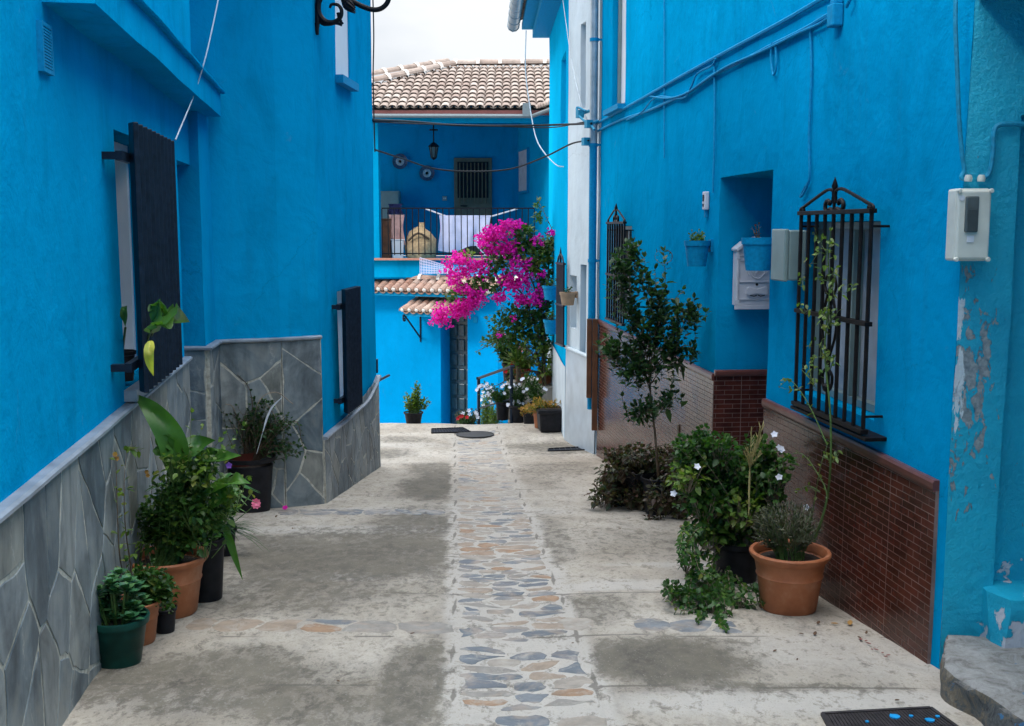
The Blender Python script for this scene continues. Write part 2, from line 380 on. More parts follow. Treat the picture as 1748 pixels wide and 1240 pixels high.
# ---------------------------------------------------------------- ground
CH = lambda Y: .045-.052*(Y-3.5)          # centreline of the stone channel
def px_ellipse(px, py, rx, ry, a=1.0):
    p = onG(px, py); q = onG(px+rx, py); r1 = onG(px, py-ry); r2 = onG(px, py+ry)
    return (p.x, (r1.y+r2.y)/2, abs(q.x-p.x), abs(r1.y-r2.y)/2, a)
STAINS = [px_ellipse(*k) for k in [(560, 960, 260, 55, 1), (700, 920, 90, 60, .9), (740, 830, 60, 24, 1), (745, 800, 55, 12, .8), (1140, 1130, 150, 42, 1.25), (330, 1170, 330, 60, .8), (700, 1180, 75, 90, .9),
    (450, 1010, 320, 40, .7), (870, 1160, 100, 10, .9), (1010, 1040, 90, 26, .6), (935, 925, 45, 45, .6), (1080, 930, 200, 30, .35), (660, 775, 50, 8, .7), (940, 765, 90, 10, .8), (950, 800, 90, 12, .5), (1250, 1175, 260, 10, .6), (600, 1220, 200, 40, .7), (930, 820, 30, 20, .3), (690, 750, 60, 6, .6)]]
PALES = [px_ellipse(*k) for k in [(1120, 1000, 250, 9, 1), (1350, 1200, 400, 26, .9), (600, 905, 260, 8, .8), (240, 1200, 200, 25, .5), (590, 985, 90, 8, .8), (1450, 1120, 200, 40, .55), (700, 760, 80, 5, .5), (700, 873, 350, 6, .6), (1180, 965, 160, 5, .8)]]
def concrete():
    m, t, p = newmat('stained_concrete')
    st = N(t, 'ShaderNodeAttribute'); st.attribute_name = 'stain'; pl = N(t, 'ShaderNodeAttribute'); pl.attribute_name = 'pale'
    v = world_vec(t); vs = world_vec(t, (1, .55, 1))
    big = noise_n(t, v, 1.3, 6, .6, .3); mid = noise_n(t, vs, 7, 9, .72, .5); fin = noise_n(t, v, 45, 8, .75); spk = noise_n(t, v, 130, 3, .6)
    grit = noise_n(t, world_vec(t, (1, .6, 1)), 19, 12, .78, .3)
    base = ramp(t, big.outputs['Fac'], [(.3, (.29, .245, .19)), (.5, (.40, .35, .285)), (.7, (.50, .445, .375))]).outputs[0]
    base = mixc(t, 1, base, ramp(t, mid.outputs['Fac'], [(.3, .62), (.48, 1.0), (.7, 1.2)]).outputs[0], 'MULTIPLY')
    base = mixc(t, 1, base, ramp(t, grit.outputs['Fac'], [(.34, .42), (.45, .90), (.62, 1.18)]).outputs[0], 'MULTIPLY')
    base = mixc(t, ramp(t, pl.outputs['Fac'], [(0, 0.), (1, .8)]).outputs[0], base, (.47, .43, .38))
    soft = math_n(t, 'MULTIPLY', st.outputs['Fac'], .38)
    c = mixc(t, soft, base, (.13, .105, .07))
    edge = math_n(t, 'ADD', math_n(t, 'ADD', math_n(t, 'MULTIPLY', grit.outputs['Fac'], .8), math_n(t, 'MULTIPLY', mid.outputs['Fac'], .2)), math_n(t, 'MULTIPLY', st.outputs['Fac'], .125))
    f = ramp(t, edge, [(.52, 0.), (.56, .4), (.61, .75), (.8, .95)]).outputs[0]
    dark = ramp(t, mid.outputs['Fac'], [(.35, (.045, .038, .028)), (.65, (.13, .112, .08))]).outputs[0]
    c = mixc(t, f, c, dark)
    ckv = N(t, 'ShaderNodeTexVoronoi'); ckv.feature = 'DISTANCE_TO_EDGE'; ckv.inputs['Scale'].default_value = .75
    t.links.new(mixc(t, .30, world_vec(t, (1, .7, 1)), noise_n(t, v, 2.6, 8, .72).outputs['Color'], 'ADD'), ckv.inputs['Vector'])
    c = mixc(t, math_n(t, 'MULTIPLY', ramp(t, ckv.outputs['Distance'], [(0., .8), (.005, 0.)]).outputs[0], ramp(t, mid.outputs['Fac'], [(.42, 0.), (.55, 1.)]).outputs[0]), c, (.10, .085, .065))
    jt = N(t, 'ShaderNodeAttribute'); jt.attribute_name = 'joint'; jf = ramp(t, math_n(t, 'ADD', jt.outputs['Fac'], math_n(t, 'MULTIPLY', grit.outputs['Fac'], .6)), [(.85, 0.), (1.1, .75)]).outputs[0]
    c = mixc(t, jf, c, (.11, .095, .075))
    c = mixc(t, ramp(t, spk.outputs['Fac'], [(.62, 0.), (.69, .35)]).outputs[0], c, (.07, .065, .055))
    c = mixc(t, ramp(t, spk.outputs['Fac'], [(.30, .35), (.37, 0.)]).outputs[0], c, (.56, .53, .48))
    t.links.new(c, p.inputs['Base Color']); p.inputs['Roughness'].default_value = .82
    h = bump(t, p, fin.outputs['Fac'], .55, .006); bump(t, p, mid.outputs['Fac'], .4, .012, h)
    return m
M_conc = concrete()
def make_street():
    xs = [-4+.5*k for k in range(4)] + [-2+.0286*k for k in range(141)] + [2.5, 3, 3.5, 4]
    ys = [-8+.5*k for k in range(21)] + [2.5+.03*k for k in range(345)] + [12.84]
    vs = []; st = []; pl = []; jn = []
    JY = [onG(1100, 1012).y, onG(700, 872).y, onG(900, 1085).y, onG(800, 1172).y, onG(800, 793).y, onG(900, 835).y, onG(600, 950).y+.05]
    for y in ys:
        for x in xs:
            z = gp(y)+noise.noise(V((x*.9, y*.9, 0)))*.008+noise.noise(V((x*5, y*5, 3)))*.0022
            z -= .014*math.exp(-((x-CH(y))/.28)**2)
            vs.append((x, y, z))
            jw = noise.noise(V((x*1.6, y*1.6, 4)))*.05+noise.noise(V((x*8, y*8, 1)))*.012; jd = min(abs(y+jw-q_) for q_ in JY); jd = min(jd, abs(abs(x-CH(y)+jw*.3)-.245)*1.3)
            jn.append(max(0, 1-jd/.022)); vs[-1] = (x, y, z-.003*jn[-1])
            nn = noise.noise(V((x*2.5, y*2.5, 9)))*.35+noise.noise(V((x*9, y*7, 5)))*.2
            s = 0
            for (cx, cy, rx, ry, a) in STAINS:
                d = math.sqrt(((x-cx)/rx)**2+((y-cy)/ry)**2)+nn
                s = max(s, a*max(0, min(1, (1.25-d)*1.6)))
            q = 0
            for (cx, cy, rx, ry, a) in PALES:
                d = math.sqrt(((x-cx)/rx)**2+((y-cy)/ry)**2)+nn
                q = max(q, a*max(0, min(1, (1.2-d)*1.8)))
            dc = abs(x-CH(y))
            if y < 12: q = max(q, (.95 if y < 7.4 else .5)*max(0, min(1, (.31+nn*.10-dc)*22)))
            st.append(s*(1 - (.8 if dc < .28 else 0))); pl.append(q)
    nx = len(xs); fs = [(j*nx+i, j*nx+i+1, (j+1)*nx+i+1, (j+1)*nx+i) for j in range(len(ys)-1) for i in range(nx-1)]
    b = MB(); b.add(vs, fs); o = b.build('street', M_conc, smooth=True)
    for nm, d in (('stain', st), ('pale', pl), ('joint', jn)):
        at = o.data.attributes.new(nm, 'FLOAT', 'POINT'); at.data.foreach_set('value', d)
    o['kind'] = 'structure'; o['label'] = 'stained worn concrete alley floor sloping away'
make_street()
b = MB()     # riser at the far edge of the street, raised terrace for the pots, and steps down to the lower yard
b.box((-2.0, 12.8, -1.45), (4.0, .1, 1.3)); b.box((1.0, 13.6, -1.44), (2.1, 1.7, 1.28))
for k in range(6): b.box((-1.0, 12.98+.3*k, -.95-.17*k-.5), (1.9, .3, 1.0))
o = b.build('stone_steps', plain('yard_concrete', (.34, .31, .27), .85, 0, .25, 9, .5, .006)); tag(o, 'concrete steps and ledge dropping to the lower yard', kind='structure')
b = MB(); b.add([(-300, -60, -2.0), (300, -60, -2.0), (300, 500, -2.0), (-300, 500, -2.0)], [(0, 1, 2, 3)])
tag(b.build('lower_ground', MATS['yard_concrete']), kind='structure')

def clip_poly(poly, p, n):
    o = []
    for i in range(len(poly)):
        a, b_ = poly[i], poly[(i+1) % len(poly)]; da = (a[0]-p[0])*n[0]+(a[1]-p[1])*n[1]; db = (b_[0]-p[0])*n[0]+(b_[1]-p[1])*n[1]
        if da <= 0: o.append(a)
        if (da < 0 < db) or (db < 0 < da):
            k = da/(da-db); o.append((a[0]+(b_[0]-a[0])*k, a[1]+(b_[1]-a[1])*k))
    return o
def voronoi(seeds, bound, gap, aspect=1.0):
    cells = []
    for i, s in enumerate(seeds):
        poly = list(bound)
        near = sorted(range(len(seeds)), key=lambda k: (seeds[k][0]-s[0])**2+((seeds[k][1]-s[1])*aspect)**2)[1:22]
        for k in near:
            q = seeds[k]; n = (q[0]-s[0], (q[1]-s[1])*aspect*aspect); l = math.hypot(*n) or 1e-6; n = (n[0]/l, n[1]/l)
            g = gap/2*random.uniform(.6, 1.6)
            m = ((s[0]+q[0])/2-n[0]*g, (s[1]+q[1])/2-n[1]*g); poly = clip_poly(poly, m, n)
            if len(poly) < 3: break
        if len(poly) >= 3: cells.append(poly)
    return cells
def chaikin(p, n=2):
    for _ in range(n):
        o = []
        for i in range(len(p)):
            a, b_ = p[i], p[(i+1) % len(p)]; o += [(a[0]*.75+b_[0]*.25, a[1]*.75+b_[1]*.25), (a[0]*.25+b_[0]*.75, a[1]*.25+b_[1]*.75)]
        p = o
    return p
def roughen(poly, step=.05, amp=.006):
    o = []
    for i in range(len(poly)):
        a, b_ = poly[i], poly[(i+1) % len(poly)]; l = math.hypot(b_[0]-a[0], b_[1]-a[1]); k = max(1, int(l/step))
        for j in range(k):
            t = j/k; x = a[0]+(b_[0]-a[0])*t; y = a[1]+(b_[1]-a[1])*t
            w_ = noise.noise_vector(V((x*9, y*9, i*.3)))*amp; o.append((x+w_.x, y+w_.y))
    return o
def stone(b, poly, fn, h=.006, inset=.012):
    """poly in 2-D, fn(x,y,h) -> 3-D"""
    cx = sum(p[0] for p in poly)/len(poly); cy = sum(p[1] for p in poly)/len(poly)
    k = len(poly); vs = [fn(x, y, 0) for x, y in poly]
    for x, y in poly:
        d = math.hypot(cx-x, cy-y) or 1e-6; m = min(inset/d, .4); vs.append(fn(x+(cx-x)*m, y+(cy-y)*m, h))
    vs.append(fn(cx, cy, h*1.15))
    b.add(vs, [(i, (i+1) % k, k+(i+1) % k, k+i) for i in range(k)]+[(k+i, k+(i+1) % k, 2*k) for i in range(k)])
def cobble_mat():
    m, t, p = newmat('channel_stone'); g = N(t, 'ShaderNodeNewGeometry'); n = noise_n(t, world_vec(t), 14, 6, .7); n2 = noise_n(t, world_vec(t), 5, 5, .6, 1)
    a = ramp(t, g.outputs['Random Per Island'], [(0, (.14, .155, .17)), (.12, (.18, .19, .20)), (.26, (.32, .245, .18)), (.46, (.32, .20, .12)), (.58, (.33, .285, .235)), (.74, (.26, .235, .205)), (.86, (.15, .16, .175)), (.94, (.23, .225, .22))])
    a.color_ramp.interpolation = 'CONSTANT'
    c = mixc(t, ramp(t, n2.outputs['Fac'], [(.5, 0.), (.62, .7)]).outputs[0], a.outputs[0], (.34, .27, .21))
    c = mixc(t, 1, c, ramp(t, n.outputs['Fac'], [(.3, .7), (.7, 1.2)]).outputs[0], 'MULTIPLY')
    sm = noise_n(t, world_vec(t), 11, 9, .72, .8); sp_ = N(t, 'ShaderNodeSeparateXYZ'); t.links.new(world_vec(t), sp_.inputs[0])
    far = ramp(t, math_n(t, 'MULTIPLY', sp_.outputs[1], .1), [(.62, 0.), (.78, .12)]).outputs[0]
    c = mixc(t, ramp(t, math_n(t, 'ADD', sm.outputs['Fac'], far), [(.53, 0.), (.66, .7)]).outputs[0], c, (.40, .365, .315))
    t.links.new(c, p.inputs['Base Color']); p.inputs['Roughness'].default_value = .75; bump(t, p, sm.outputs['Fac'], .6, .01); return m
M_cob = cobble_mat()
def gfn(x, y, h):
    z = gp(y)+noise.noise(V((x*.9, y*.9, 0)))*.008-.014*math.exp(-((x-CH(y))/.28)**2)
    return V((x, y, z+h-.001))
b = MB(); seeds = []; tries = 0
while tries < 9000:
    tries += 1; y = random.uniform(2.95, 11.9); x = CH(y)+random.uniform(-.2, .2); rr = random.choice((.07, .11, .13, .15))
    if all(math.hypot((x-q[0])*.62, y-q[1]) > rr for q in seeds): seeds.append((x, y))
bound = [(CH(2.9)-.215, 2.9), (CH(2.9)+.235, 2.9), (CH(12)+.215, 12), (CH(12)-.215, 12)]
for c in voronoi(seeds, bound, .018, 1.4):
    if random.random() < .14: continue
    stone(b, roughen(chaikin(c, 1), .018, .03), gfn, .003, .008)
for (pa, pb, w0) in [((330, 1066), (775, 1072), .19), ((960, 1062), (1260, 1072), .19), ((480, 876), (760, 874), .22)]:
    A = onG(*pa); B = onG(*pb); sd2 = []; x = A.x
    while x < B.x:
        yy = A.y+(B.y-A.y)*(x-A.x)/(B.x-A.x)
        sd2.append((x+random.uniform(-.03, .03), yy+random.uniform(-.03, .03)))
        if random.random() < .4: sd2.append((x+random.uniform(.02, .08), yy+random.uniform(-.07, .07)))
        x += random.uniform(.14, .30)
    for c in voronoi(sd2, [(A.x-.02, A.y-w0/2), (B.x, B.y-w0/2), (B.x, B.y+w0/2), (A.x-.02, A.y+w0/2)], .008):
        if random.random() < .06: continue
        stone(b, roughen(chaikin(c, 1), .03, .016), gfn, .003, .012)
tag(b.build('paving_stones', M_cob, smooth=False), 'slate and tan stones set down the middle of the alley', kind='structure')

# ---------------------------------------------------------------- wall helpers
def wall_grid(b, A, B, z0, z1, holes=(), step=.22, n_off=0, wobble=True, uvo=0, inv=False):
    """front face of a vertical wall from A to B (xy), between z0 and z1 (numbers or callables of s); holes = (s0,s1,za,zb,depth).
    depth goes towards the side on the left of A->B; negative flips."""
    A = V((A[0], A[1])); B = V((B[0], B[1])); L_ = (B-A).length; d = (B-A)/L_; n = V((-d.y, d.x))
    f0 = z0 if callable(z0) else (lambda s: z0); f1 = z1 if callable(z1) else (lambda s: z1)
    ss = {0.0, L_}; zs = set()
    k = max(1, int(L_/step))
    for i in range(k+1): ss.add(round(L_*i/k, 5))
    zlo = min(f0(0), f0(L_)); zhi = max(f1(0), f1(L_)); kz = max(1, int((zhi-zlo)/step))
    for i in range(kz+1): zs.add(round(zlo+(zhi-zlo)*i/kz, 5))
    for h in holes: ss |= {h[0], h[1]}; zs |= {h[2], h[3]}
    ss = sorted(s for s in ss if -1e-4 <= s <= L_+1e-4); zs = sorted(z for z in zs if zlo-1e-4 <= z <= zhi+1e-4)
    W = wob if wobble else (lambda p: V(p))
    def P(s, z, off=0):
        q = A+d*s+n*(off+n_off); return W((q.x, q.y, z))
    for i in range(len(ss)-1):
        for j in range(len(zs)-1):
            s0, s1, a, c = ss[i], ss[i+1], zs[j], zs[j+1]; ms, mz = (s0+s1)/2, (a+c)/2
            if any(h[0] < ms < h[1] and h[2] < mz < h[3] for h in holes): continue
            q = [(s0, max(a, min(f0(s0), c))), (s1, max(a, min(f0(s1), c))), (s1, min(c, max(f1(s1), a))), (s0, min(c, max(f1(s0), a)))]
            if abs(q[3][1]-q[0][1]) < 1e-5 and abs(q[2][1]-q[1][1]) < 1e-5: continue
            b.add([P(*k_) for k_ in q], [(0, 1, 2, 3)], [(uvo+k_[0], k_[1]) for k_ in q])
    for h in holes:
        s0, s1, a, c, dep = h
        zz = sorted([z for z in zs if a-1e-6 <= z <= c+1e-6]); sx = sorted([s for s in ss if s0-1e-6 <= s <= s1+1e-6])
        for j in range(len(zz)-1):
            for s in (s0, s1): b.add([P(s, zz[j]), P(s, zz[j], dep), P(s, zz[j+1], dep), P(s, zz[j+1])], [(0, 1, 2, 3)], [(s, zz[j]), (s+dep, zz[j]), (s+dep, zz[j+1]), (s, zz[j+1])])
        for j in range(len(sx)-1):
            for z in (a, c): b.add([P(sx[j], z), P(sx[j], z, dep), P(sx[j+1], z, dep), P(sx[j+1], z)], [(0, 1, 2, 3)], [(0, 0)]*4)
        b.add([P(s0, a, dep), P(s1, a, dep), P(s1, c, dep), P(s0, c, dep)], [(0, 1, 2, 3)], [(s0, a), (s1, a), (s1, c), (s0, c)])
def frame(A, B):
    A = V((A[0], A[1])); B = V((B[0], B[1])); d = (B-A).normalized(); return A, d, V((-d.y, d.x))
def wbox(b, A, B, s0, s1, z0, z1, o0, o1):
    """box on a wall: s range, z range, offset range (positive = left of A->B)"""
    A, d, n = frame(A, B); vs = []
    for z in (z0, z1):
        for s, o in ((s0, o0), (s1, o0), (s1, o1), (s0, o1)): q = A+d*s+n*o; vs.append((q.x, q.y, z))
    b.add(vs, [(3, 2, 1, 0), (4, 5, 6, 7), (0, 1, 5, 4), (1, 2, 6, 5), (2, 3, 7, 6), (3, 0, 4, 7)], [(0, 0)]*8); return b
def WP(A, B, s, z, o):
    A, d, n = frame(A, B); q = A+d*s+n*o; return V((q.x, q.y, z))
def S_of(A, B, p):
    A, d, n = frame(A, B); return (V((p[0], p[1]))-A).dot(d)
def slab_body(b, pts, z0, z1):
    """solid body behind the wall faces: polygon prism (no front overlap: give it points set back 2 cm)"""
    k = len(pts); vs = [(x, y, z0) for x, y in pts]+[(x, y, z1) for x, y in pts]
    b.add(vs, [tuple(range(k-1, -1, -1)), tuple(range(k, 2*k))]+[(i, (i+1) % k, k+(i+1) % k, k+i) for i in range(k)], [(0, 0)]*(2*k))
def cladding(parent, A, B, z0, z1, out, seed, name='stone_cladding', size=.3, thick=.022):
    """flagstones on a wall, standing out by `out` side sign"""
    random.seed(seed)
    A2, d, n = frame(A, B); L_ = (V((B[0], B[1]))-A2).length; sg = out
    mb = MB(); f1 = z1 if callable(z1) else (lambda s: z1)
    wall_grid(mb, A, B, z0, z1, (), .25, sg*thick, True)
    wb = .007
    # edge returns
    for s in (0, L_):
        mb.add([wob(WP(A, B, s, z0(s), 0)), wob(WP(A, B, s, z0(s), sg*thick)), wob(WP(A, B, s, f1(s), sg*thick)), wob(WP(A, B, s, f1(s), 0))], [(0, 1, 2, 3)], [(0, 0)]*4)
    k = max(1, int(L_/.25))
    m = mb.build(name, M_mortar, parent)
    sb = MB(); zl = min(z0(0), z0(L_))-.02; zh = max(f1(0), f1(L_)); seeds = []
    ns = max(1, round(L_/size)); nz_ = max(1, round((zh-zl)/(size*1.45)))
    tries = 0
    while len(seeds) < ns*nz_*1.5 and tries < 4000:
        tries += 1; q = (random.uniform(0, L_), random.uniform(zl, zh)); rr = size*random.choice((.4, .75, .95))
        if all(math.hypot(q[0]-k_[0], (q[1]-k_[1])*.6) > rr for k_ in seeds): seeds.append(q)
    bound = [(.004, z0(.004)+.004), (L_-.004, z0(L_)+.004), (L_-.004, f1(L_)-.003), (.004, f1(0)-.003)]
    for c in voronoi(seeds, bound, .011, .8):
        def fn(s, z, h): return wob(WP(A, B, s, z, sg*(thick+.0005+h)))
        stone(sb, roughen(c, .03, .012), fn, .0025, .003)
    sb.build('slate_stones', M_slate, m); return m
def capstrip(parent, pts, out, z_off=0, mat=None, w=.045, h=.024, name='cap_strip', inner=-.01):
    """moulding running along a list of ((x,y),z) points on walls, standing out"""
    b = MB(); k = len(pts); rings = []
    for i, (p, z) in enumerate(pts):
        p = V(p); a = V(pts[max(i-1, 0)][0]); c = V(pts[min(i+1, k-1)][0]); d = (c-a).normalized(); n = V((-d.y, d.x))*out
        if 0 < i < k-1:
            d1 = (p-a).normalized(); d2 = (c-p).normalized(); n1 = V((-d1.y, d1.x)); n2 = V((-d2.y, d2.x)); nn = (n1+n2).normalized(); n = nn*out/max(.5, nn.dot(n1))
        r = []
        for (o, dz) in ((inner, -h/2), (w*.8, -h/2), (w, -h*.2), (w, h*.25), (w*.75, h/2), (inner, h/2)):
            q = p+n*o; r.append(wob((q.x, q.y, z+dz+z_off)))
        rings.append(r)
    vs = [v for r in rings for v in r]; m = 6
    fs = [(i*m+j, i*m+(j+1) % m, (i+1)*m+(j+1) % m, (i+1)*m+j) for i in range(k-1) for j in range(m)]+[tuple(range(m)), tuple((k-1)*m+j for j in range(m-1, -1, -1))]
    b.add(vs, fs); return b.build(name, mat or M_cap, parent)
def dense(A, B, z0, z1, step=.25):
    A = V(A); B = V(B); k = max(1, int((B-A).length/step)); return [(tuple(A+(B-A)*i/k), z0+(z1-z0)*i/k) for i in range(k+1)]

# ================================================================ LEFT HOUSE (A)
# street is on the right of A->B when walking away from the camera, so "out" = -1
LA = V((-1.427, 3.225)); ld = (V((-1.947, 6.634))-LA).normalized()
LA0 = LA-ld*9.0; LEND = LA+ld*((6.15-3.225)/ld.y)      # near jamb of the doorway
def lp(Y): q = LA0+ld*((Y-LA0.y)/ld.y); return (q.x, q.y)
A0 = (LA0.x, LA0.y); A1 = lp(6.15)
house = thing('blue_house', 'near left blue house with slate cladding, louvred black window grille and jutting upper floor', 'house', (-2.5, 4, gp(4)))
sA = lambda Y: (Y-LA0.y)/ld.y
win = (sA(4.50), sA(5.40), .93, 2.0, .30)
b = MB(); L1 = (V(A1)-V(A0)).length
wall_grid(b, A0, A1, lambda s: gp(A0[1]+ld.y*s)-.05, lambda s: 2.32 if s > sA(3.5) else 5.0, [win])
# near part above the slab line is handled by the overhang; wall above door
wall_grid(b, lp(6.15), lp(6.67), 1.98, 2.32)
slab_body(b, [(LA0.x-.34, LA0.y), (lp(6.15)[0]-.34, 6.15), (lp(6.15)[0]-.34, 6.68), (-6, 6.68), (-6, LA0.y)], -1.0, 2.45)
# near jamb of the doorway
b.add([wob((A1[0], 6.15, -.4)), wob((A1[0]-.34, 6.15, -.4)), wob((A1[0]-.34, 6.15, 2.0)), wob((A1[0], 6.15, 1.98))], [(0, 1, 2, 3)], [(0, 0)]*4)
b.add([wob((A1[0], 6.15, 1.98)), wob((A1[0]-.34, 6.15, 1.98)), wob((-2.3, 6.67, 1.98)), wob((-1.95, 6.67, 1.98))], [(0, 1, 2, 3)], [(0, 0)]*4)
walls = b.build('wall', M_blue, house, smooth=True)
# overhanging upper floor
b = MB(); q0 = V(lp(3.49)); n_ = V((ld.y, -ld.x))
o0 = q0+n_*.16; o1 = V(lp(6.98))+n_*.16; u1 = V(lp(5.8))+n_*.145; u0 = V(lp(3.51))+n_*.145
def band(b, p, q, z0, z1, back): 
    k = 10
    for i in range(k):
        a = p+(q-p)*i/k; c = p+(q-p)*(i+1)/k; ab = a-n_*back; cb = c-n_*back
        for quad in ([(a, z0), (c, z0), (c, z1), (a, z1)], [(a, z0), (c, z0), (cb, z0), (ab, z0)], [(a, z1), (c, z1), (cb, z1), (ab, z1)]):
            b.add([wob((u.x, u.y, z)) for u, z in quad], [(0, 1, 2, 3)], [(0, 0)]*4)
    for a in (p, q):
        ab = a-n_*back; b.add([wob((a.x, a.y, z0)), wob((ab.x, ab.y, z0)), wob((ab.x, ab.y, z1)), wob((a.x, a.y, z1))], [(0, 1, 2, 3)], [(0, 0)]*4)
band(b, o0, o1, 2.30, 2.462, .9)
b.build('balcony_slab', M_blue, house)
b = MB(); kk = (o1-o0); capl = [(tuple(o0+kk*i/14), 2.452) for i in range(15)]; capstrip(house, capl, -1, mat=M_blue, w=.03, h=.022, name='drip_edge')
b = MB(); band(b, u0, u1, 2.463, 5.0, 3.0); b.build('upper_wall', M_blue, house)
zcap = .862
cladding(walls, A0 if False else lp(1.2), A1, lambda s: gp(1.2+ld.y*s)-.03, zcap-.01, -1, 12, size=.28)
capstrip(walls, dense(lp(1.2), A1, zcap, zcap), -1)
# louvred grille: ten vertical blades in front of the window
g = MB(); fr = MB(); ga_, gb_ = onW(227, 205, A0, A1, -.10), onW(290, 236, A0, A1, -.10); gs0, gs1 = S_of(A0, A1, ga_), S_of(A0, A1, gb_); gz1 = ga_.z-.01; gz0 = onW(229, 684, A0, A1, -.10).z
for i in range(10):
    s = gs0+(gs1-gs0)*i/9
    M = Matrix.Translation(WP(A0, A1, s, (gz0+gz1)/2, -.10)) @ Matrix.Rotation(math.atan2(ld.y, ld.x)+R(28), 4, 'Z')
    g.box((0, 0, 0), (.064, .022, gz1-gz0), M=M)
gr = g.build('window_grille', M_navy, house, bevel=.004)
for z in (1.05, 1.88):
    fr = MB(); wbox(fr, A0, A1, gs0-.12, gs1+.03, z-.018, z+.018, -.075, -.050)
    for sq in (gs0-.1, gs1+.01): wbox(fr, A0, A1, sq-.02, sq+.02, z-.014, z+.014, -.052, .02)
    fr.build('grille_bracket', M_navy, gr)
b = MB(); wbox(b, A0, A1, win[0]+.002, win[1]-.002, win[2]+.002, win[3]-.002, .20, .22); wpart = b.build('window', M_curtain, house)
b = MB(); wbox(b, A0, A1, win[0]+.003, win[0]+.05, win[2]+.002, win[3]-.002, .12, .198); wbox(b, A0, A1, win[1]-.05, win[1]-.003, win[2]+.002, win[3]-.002, .12, .198)
wbox(b, A0, A1, win[0]+.052, win[1]-.052, win[3]-.055, win[3]-.003, .12, .198); wbox(b, A0, A1, win[0]+.052, win[1]-.052, win[2]+.003, win[2]+.05, .12, .198); wbox(b, A0, A1, (win[0]+win[1])/2-.02, (win[0]+win[1])/2+.02, win[2]+.052, win[3]-.057, .13, .198)
b.build('window_frame', M_pane, wpart)
b = MB(); wbox(b, A0, A1, win[0]-.03, win[1]+.03, win[2]-.05, win[2]-.002, -.05, .25); b.build('sill', M_cap, wpart)
# air vent
v0 = onW(62, 38, A0, A1); v1 = onW(82, 122, A0, A1); s0, s1 = S_of(A0, A1, v0), S_of(A0, A1, v1)
b = MB(); zt, zb = v0.z, onW(66, 118, A0, A1).z
wbox(b, A0, A1, s0, s1, zb, zt, -.012, .004); vt = tag(b.build('air_vent', M_dark), 'small slotted blue air vent high on the near left wall', 'vent')
b = MB()
for i in range(15):
    z = zb+(zt-zb)*(i+.5)/15; wbox(b, A0, A1, s0+.008, s1-.008, z-.003, z+.003, -.017, -.0125)
b.build('slat', M_blue_trim, vt)
b = MB()
for q in ((s0-.006, s0+.006, zb-.006, zt+.006), (s1-.006, s1+.006, zb-.006, zt+.006)): wbox(b, A0, A1, *q, -.018, .004)
for z in (zb, zt): wbox(b, A0, A1, s0+.0065, s1-.0065, z-.006, z+.006, -.018, .004)
b.build('frame', M_blue_trim, vt)
# blue door in the left doorway (side view only)
b = MB(); b.box((-2.19, 6.41, .75), (.04, .5, 2.4)); dd = b.build('door', M_blue_trim, house, bevel=.004)
b = MB(); b.ball((-2.155, 6.24, .85), .022); b.build('handle', M_galv, dd)

# ================================================================ LEFT HOUSE (B), set forward into the alley
hb = thing('blue_corner_house', 'blue corner house on the left whose slate clad end juts into the alley', 'house', (-2.2, 8.3, gp(8)))
K0 = (-2.25, 6.69); K1 = (-1.896, 6.667); K2 = (-1.94, 7.06); K3 = (-1.55, 7.212); K4 = (-1.317, 7.372); K5 = (-1.176, 9.315); K6 = (-1.6, 9.36)
KM = (-1.262, 8.1)
b = MB(); HB = 7.4
wall_grid(b, K0, K1, -.3, 2.30); wall_grid(b, K1, K2, -.4, 2.32); wall_grid(b, (-5.0, 6.0), K2, 2.40, HB); wall_grid(b, K2, K3, -.4, HB); wall_grid(b, K3, K4, -.4, HB)
sB = lambda p: S_of(K4, K5, p)
bw = (sB(onW(578, 600, K4, K5)), sB(onW(617, 600, K4, K5)), .22, 1.14, .22)
bu = (sB(onW(573, 100, K4, K5)), sB(onW(597, 100, K4, K5)), 2.70, 3.9, .12)
wall_grid(b, K4, K5, -.65, HB, [bw, bu]); wall_grid(b, K5, K6, -.8, HB)
slab_body(b, [(-2.1, 7.3), (-1.75, 7.45), (-1.6, 7.6), (-1.5, 9.25), (-6, 9.4), (-6, 7.4)], -1.0, HB-.02)
wb_ = b.build('wall', M_blue, hb, smooth=True)
gB = lambda A, B: (lambda s: gp(A[1]+(B[1]-A[1])*s/math.hypot(B[0]-A[0], B[1]-A[1]))-.03)
zc2 = .865
for i, (P_, Q_) in enumerate(((K0, K1), (K1, K2), (K2, K3), (K3, K4))):
    cladding(wb_, P_, Q_, gB(P_, Q_), zc2-.012, -1, 20+i, size=.2)
def zside(s):  # low cap on the street side, sweeping up at the far end
    return .158+.02*s+.13*max(0, (s-1.3)/.65)**2
cladding(wb_, K4, K5, gB(K4, K5), lambda s: zside(s)-.012, -1, 33, size=.17)
capstrip(wb_, [(K0, zc2), (K1, zc2), (K2, zc2), (K3, zc2), (K4, zc2)], -1)
kd = (V(K5)-V(K4)); kl = kd.length
capstrip(wb_, [(tuple(V(K4)+kd*(i/14)), zside(kl*i/14)) for i in range(15)], -1)
b = MB(); slab_body(b, [(-4.6, 5.95), (-1.75, 6.25), (-.95, 6.75), (-.80, 9.5), (-4.6, 9.5)], 4.05, 4.17); b.build('eave', M_blue_trim, hb)  # unseen overhang above the frame, added to shade the front wall below
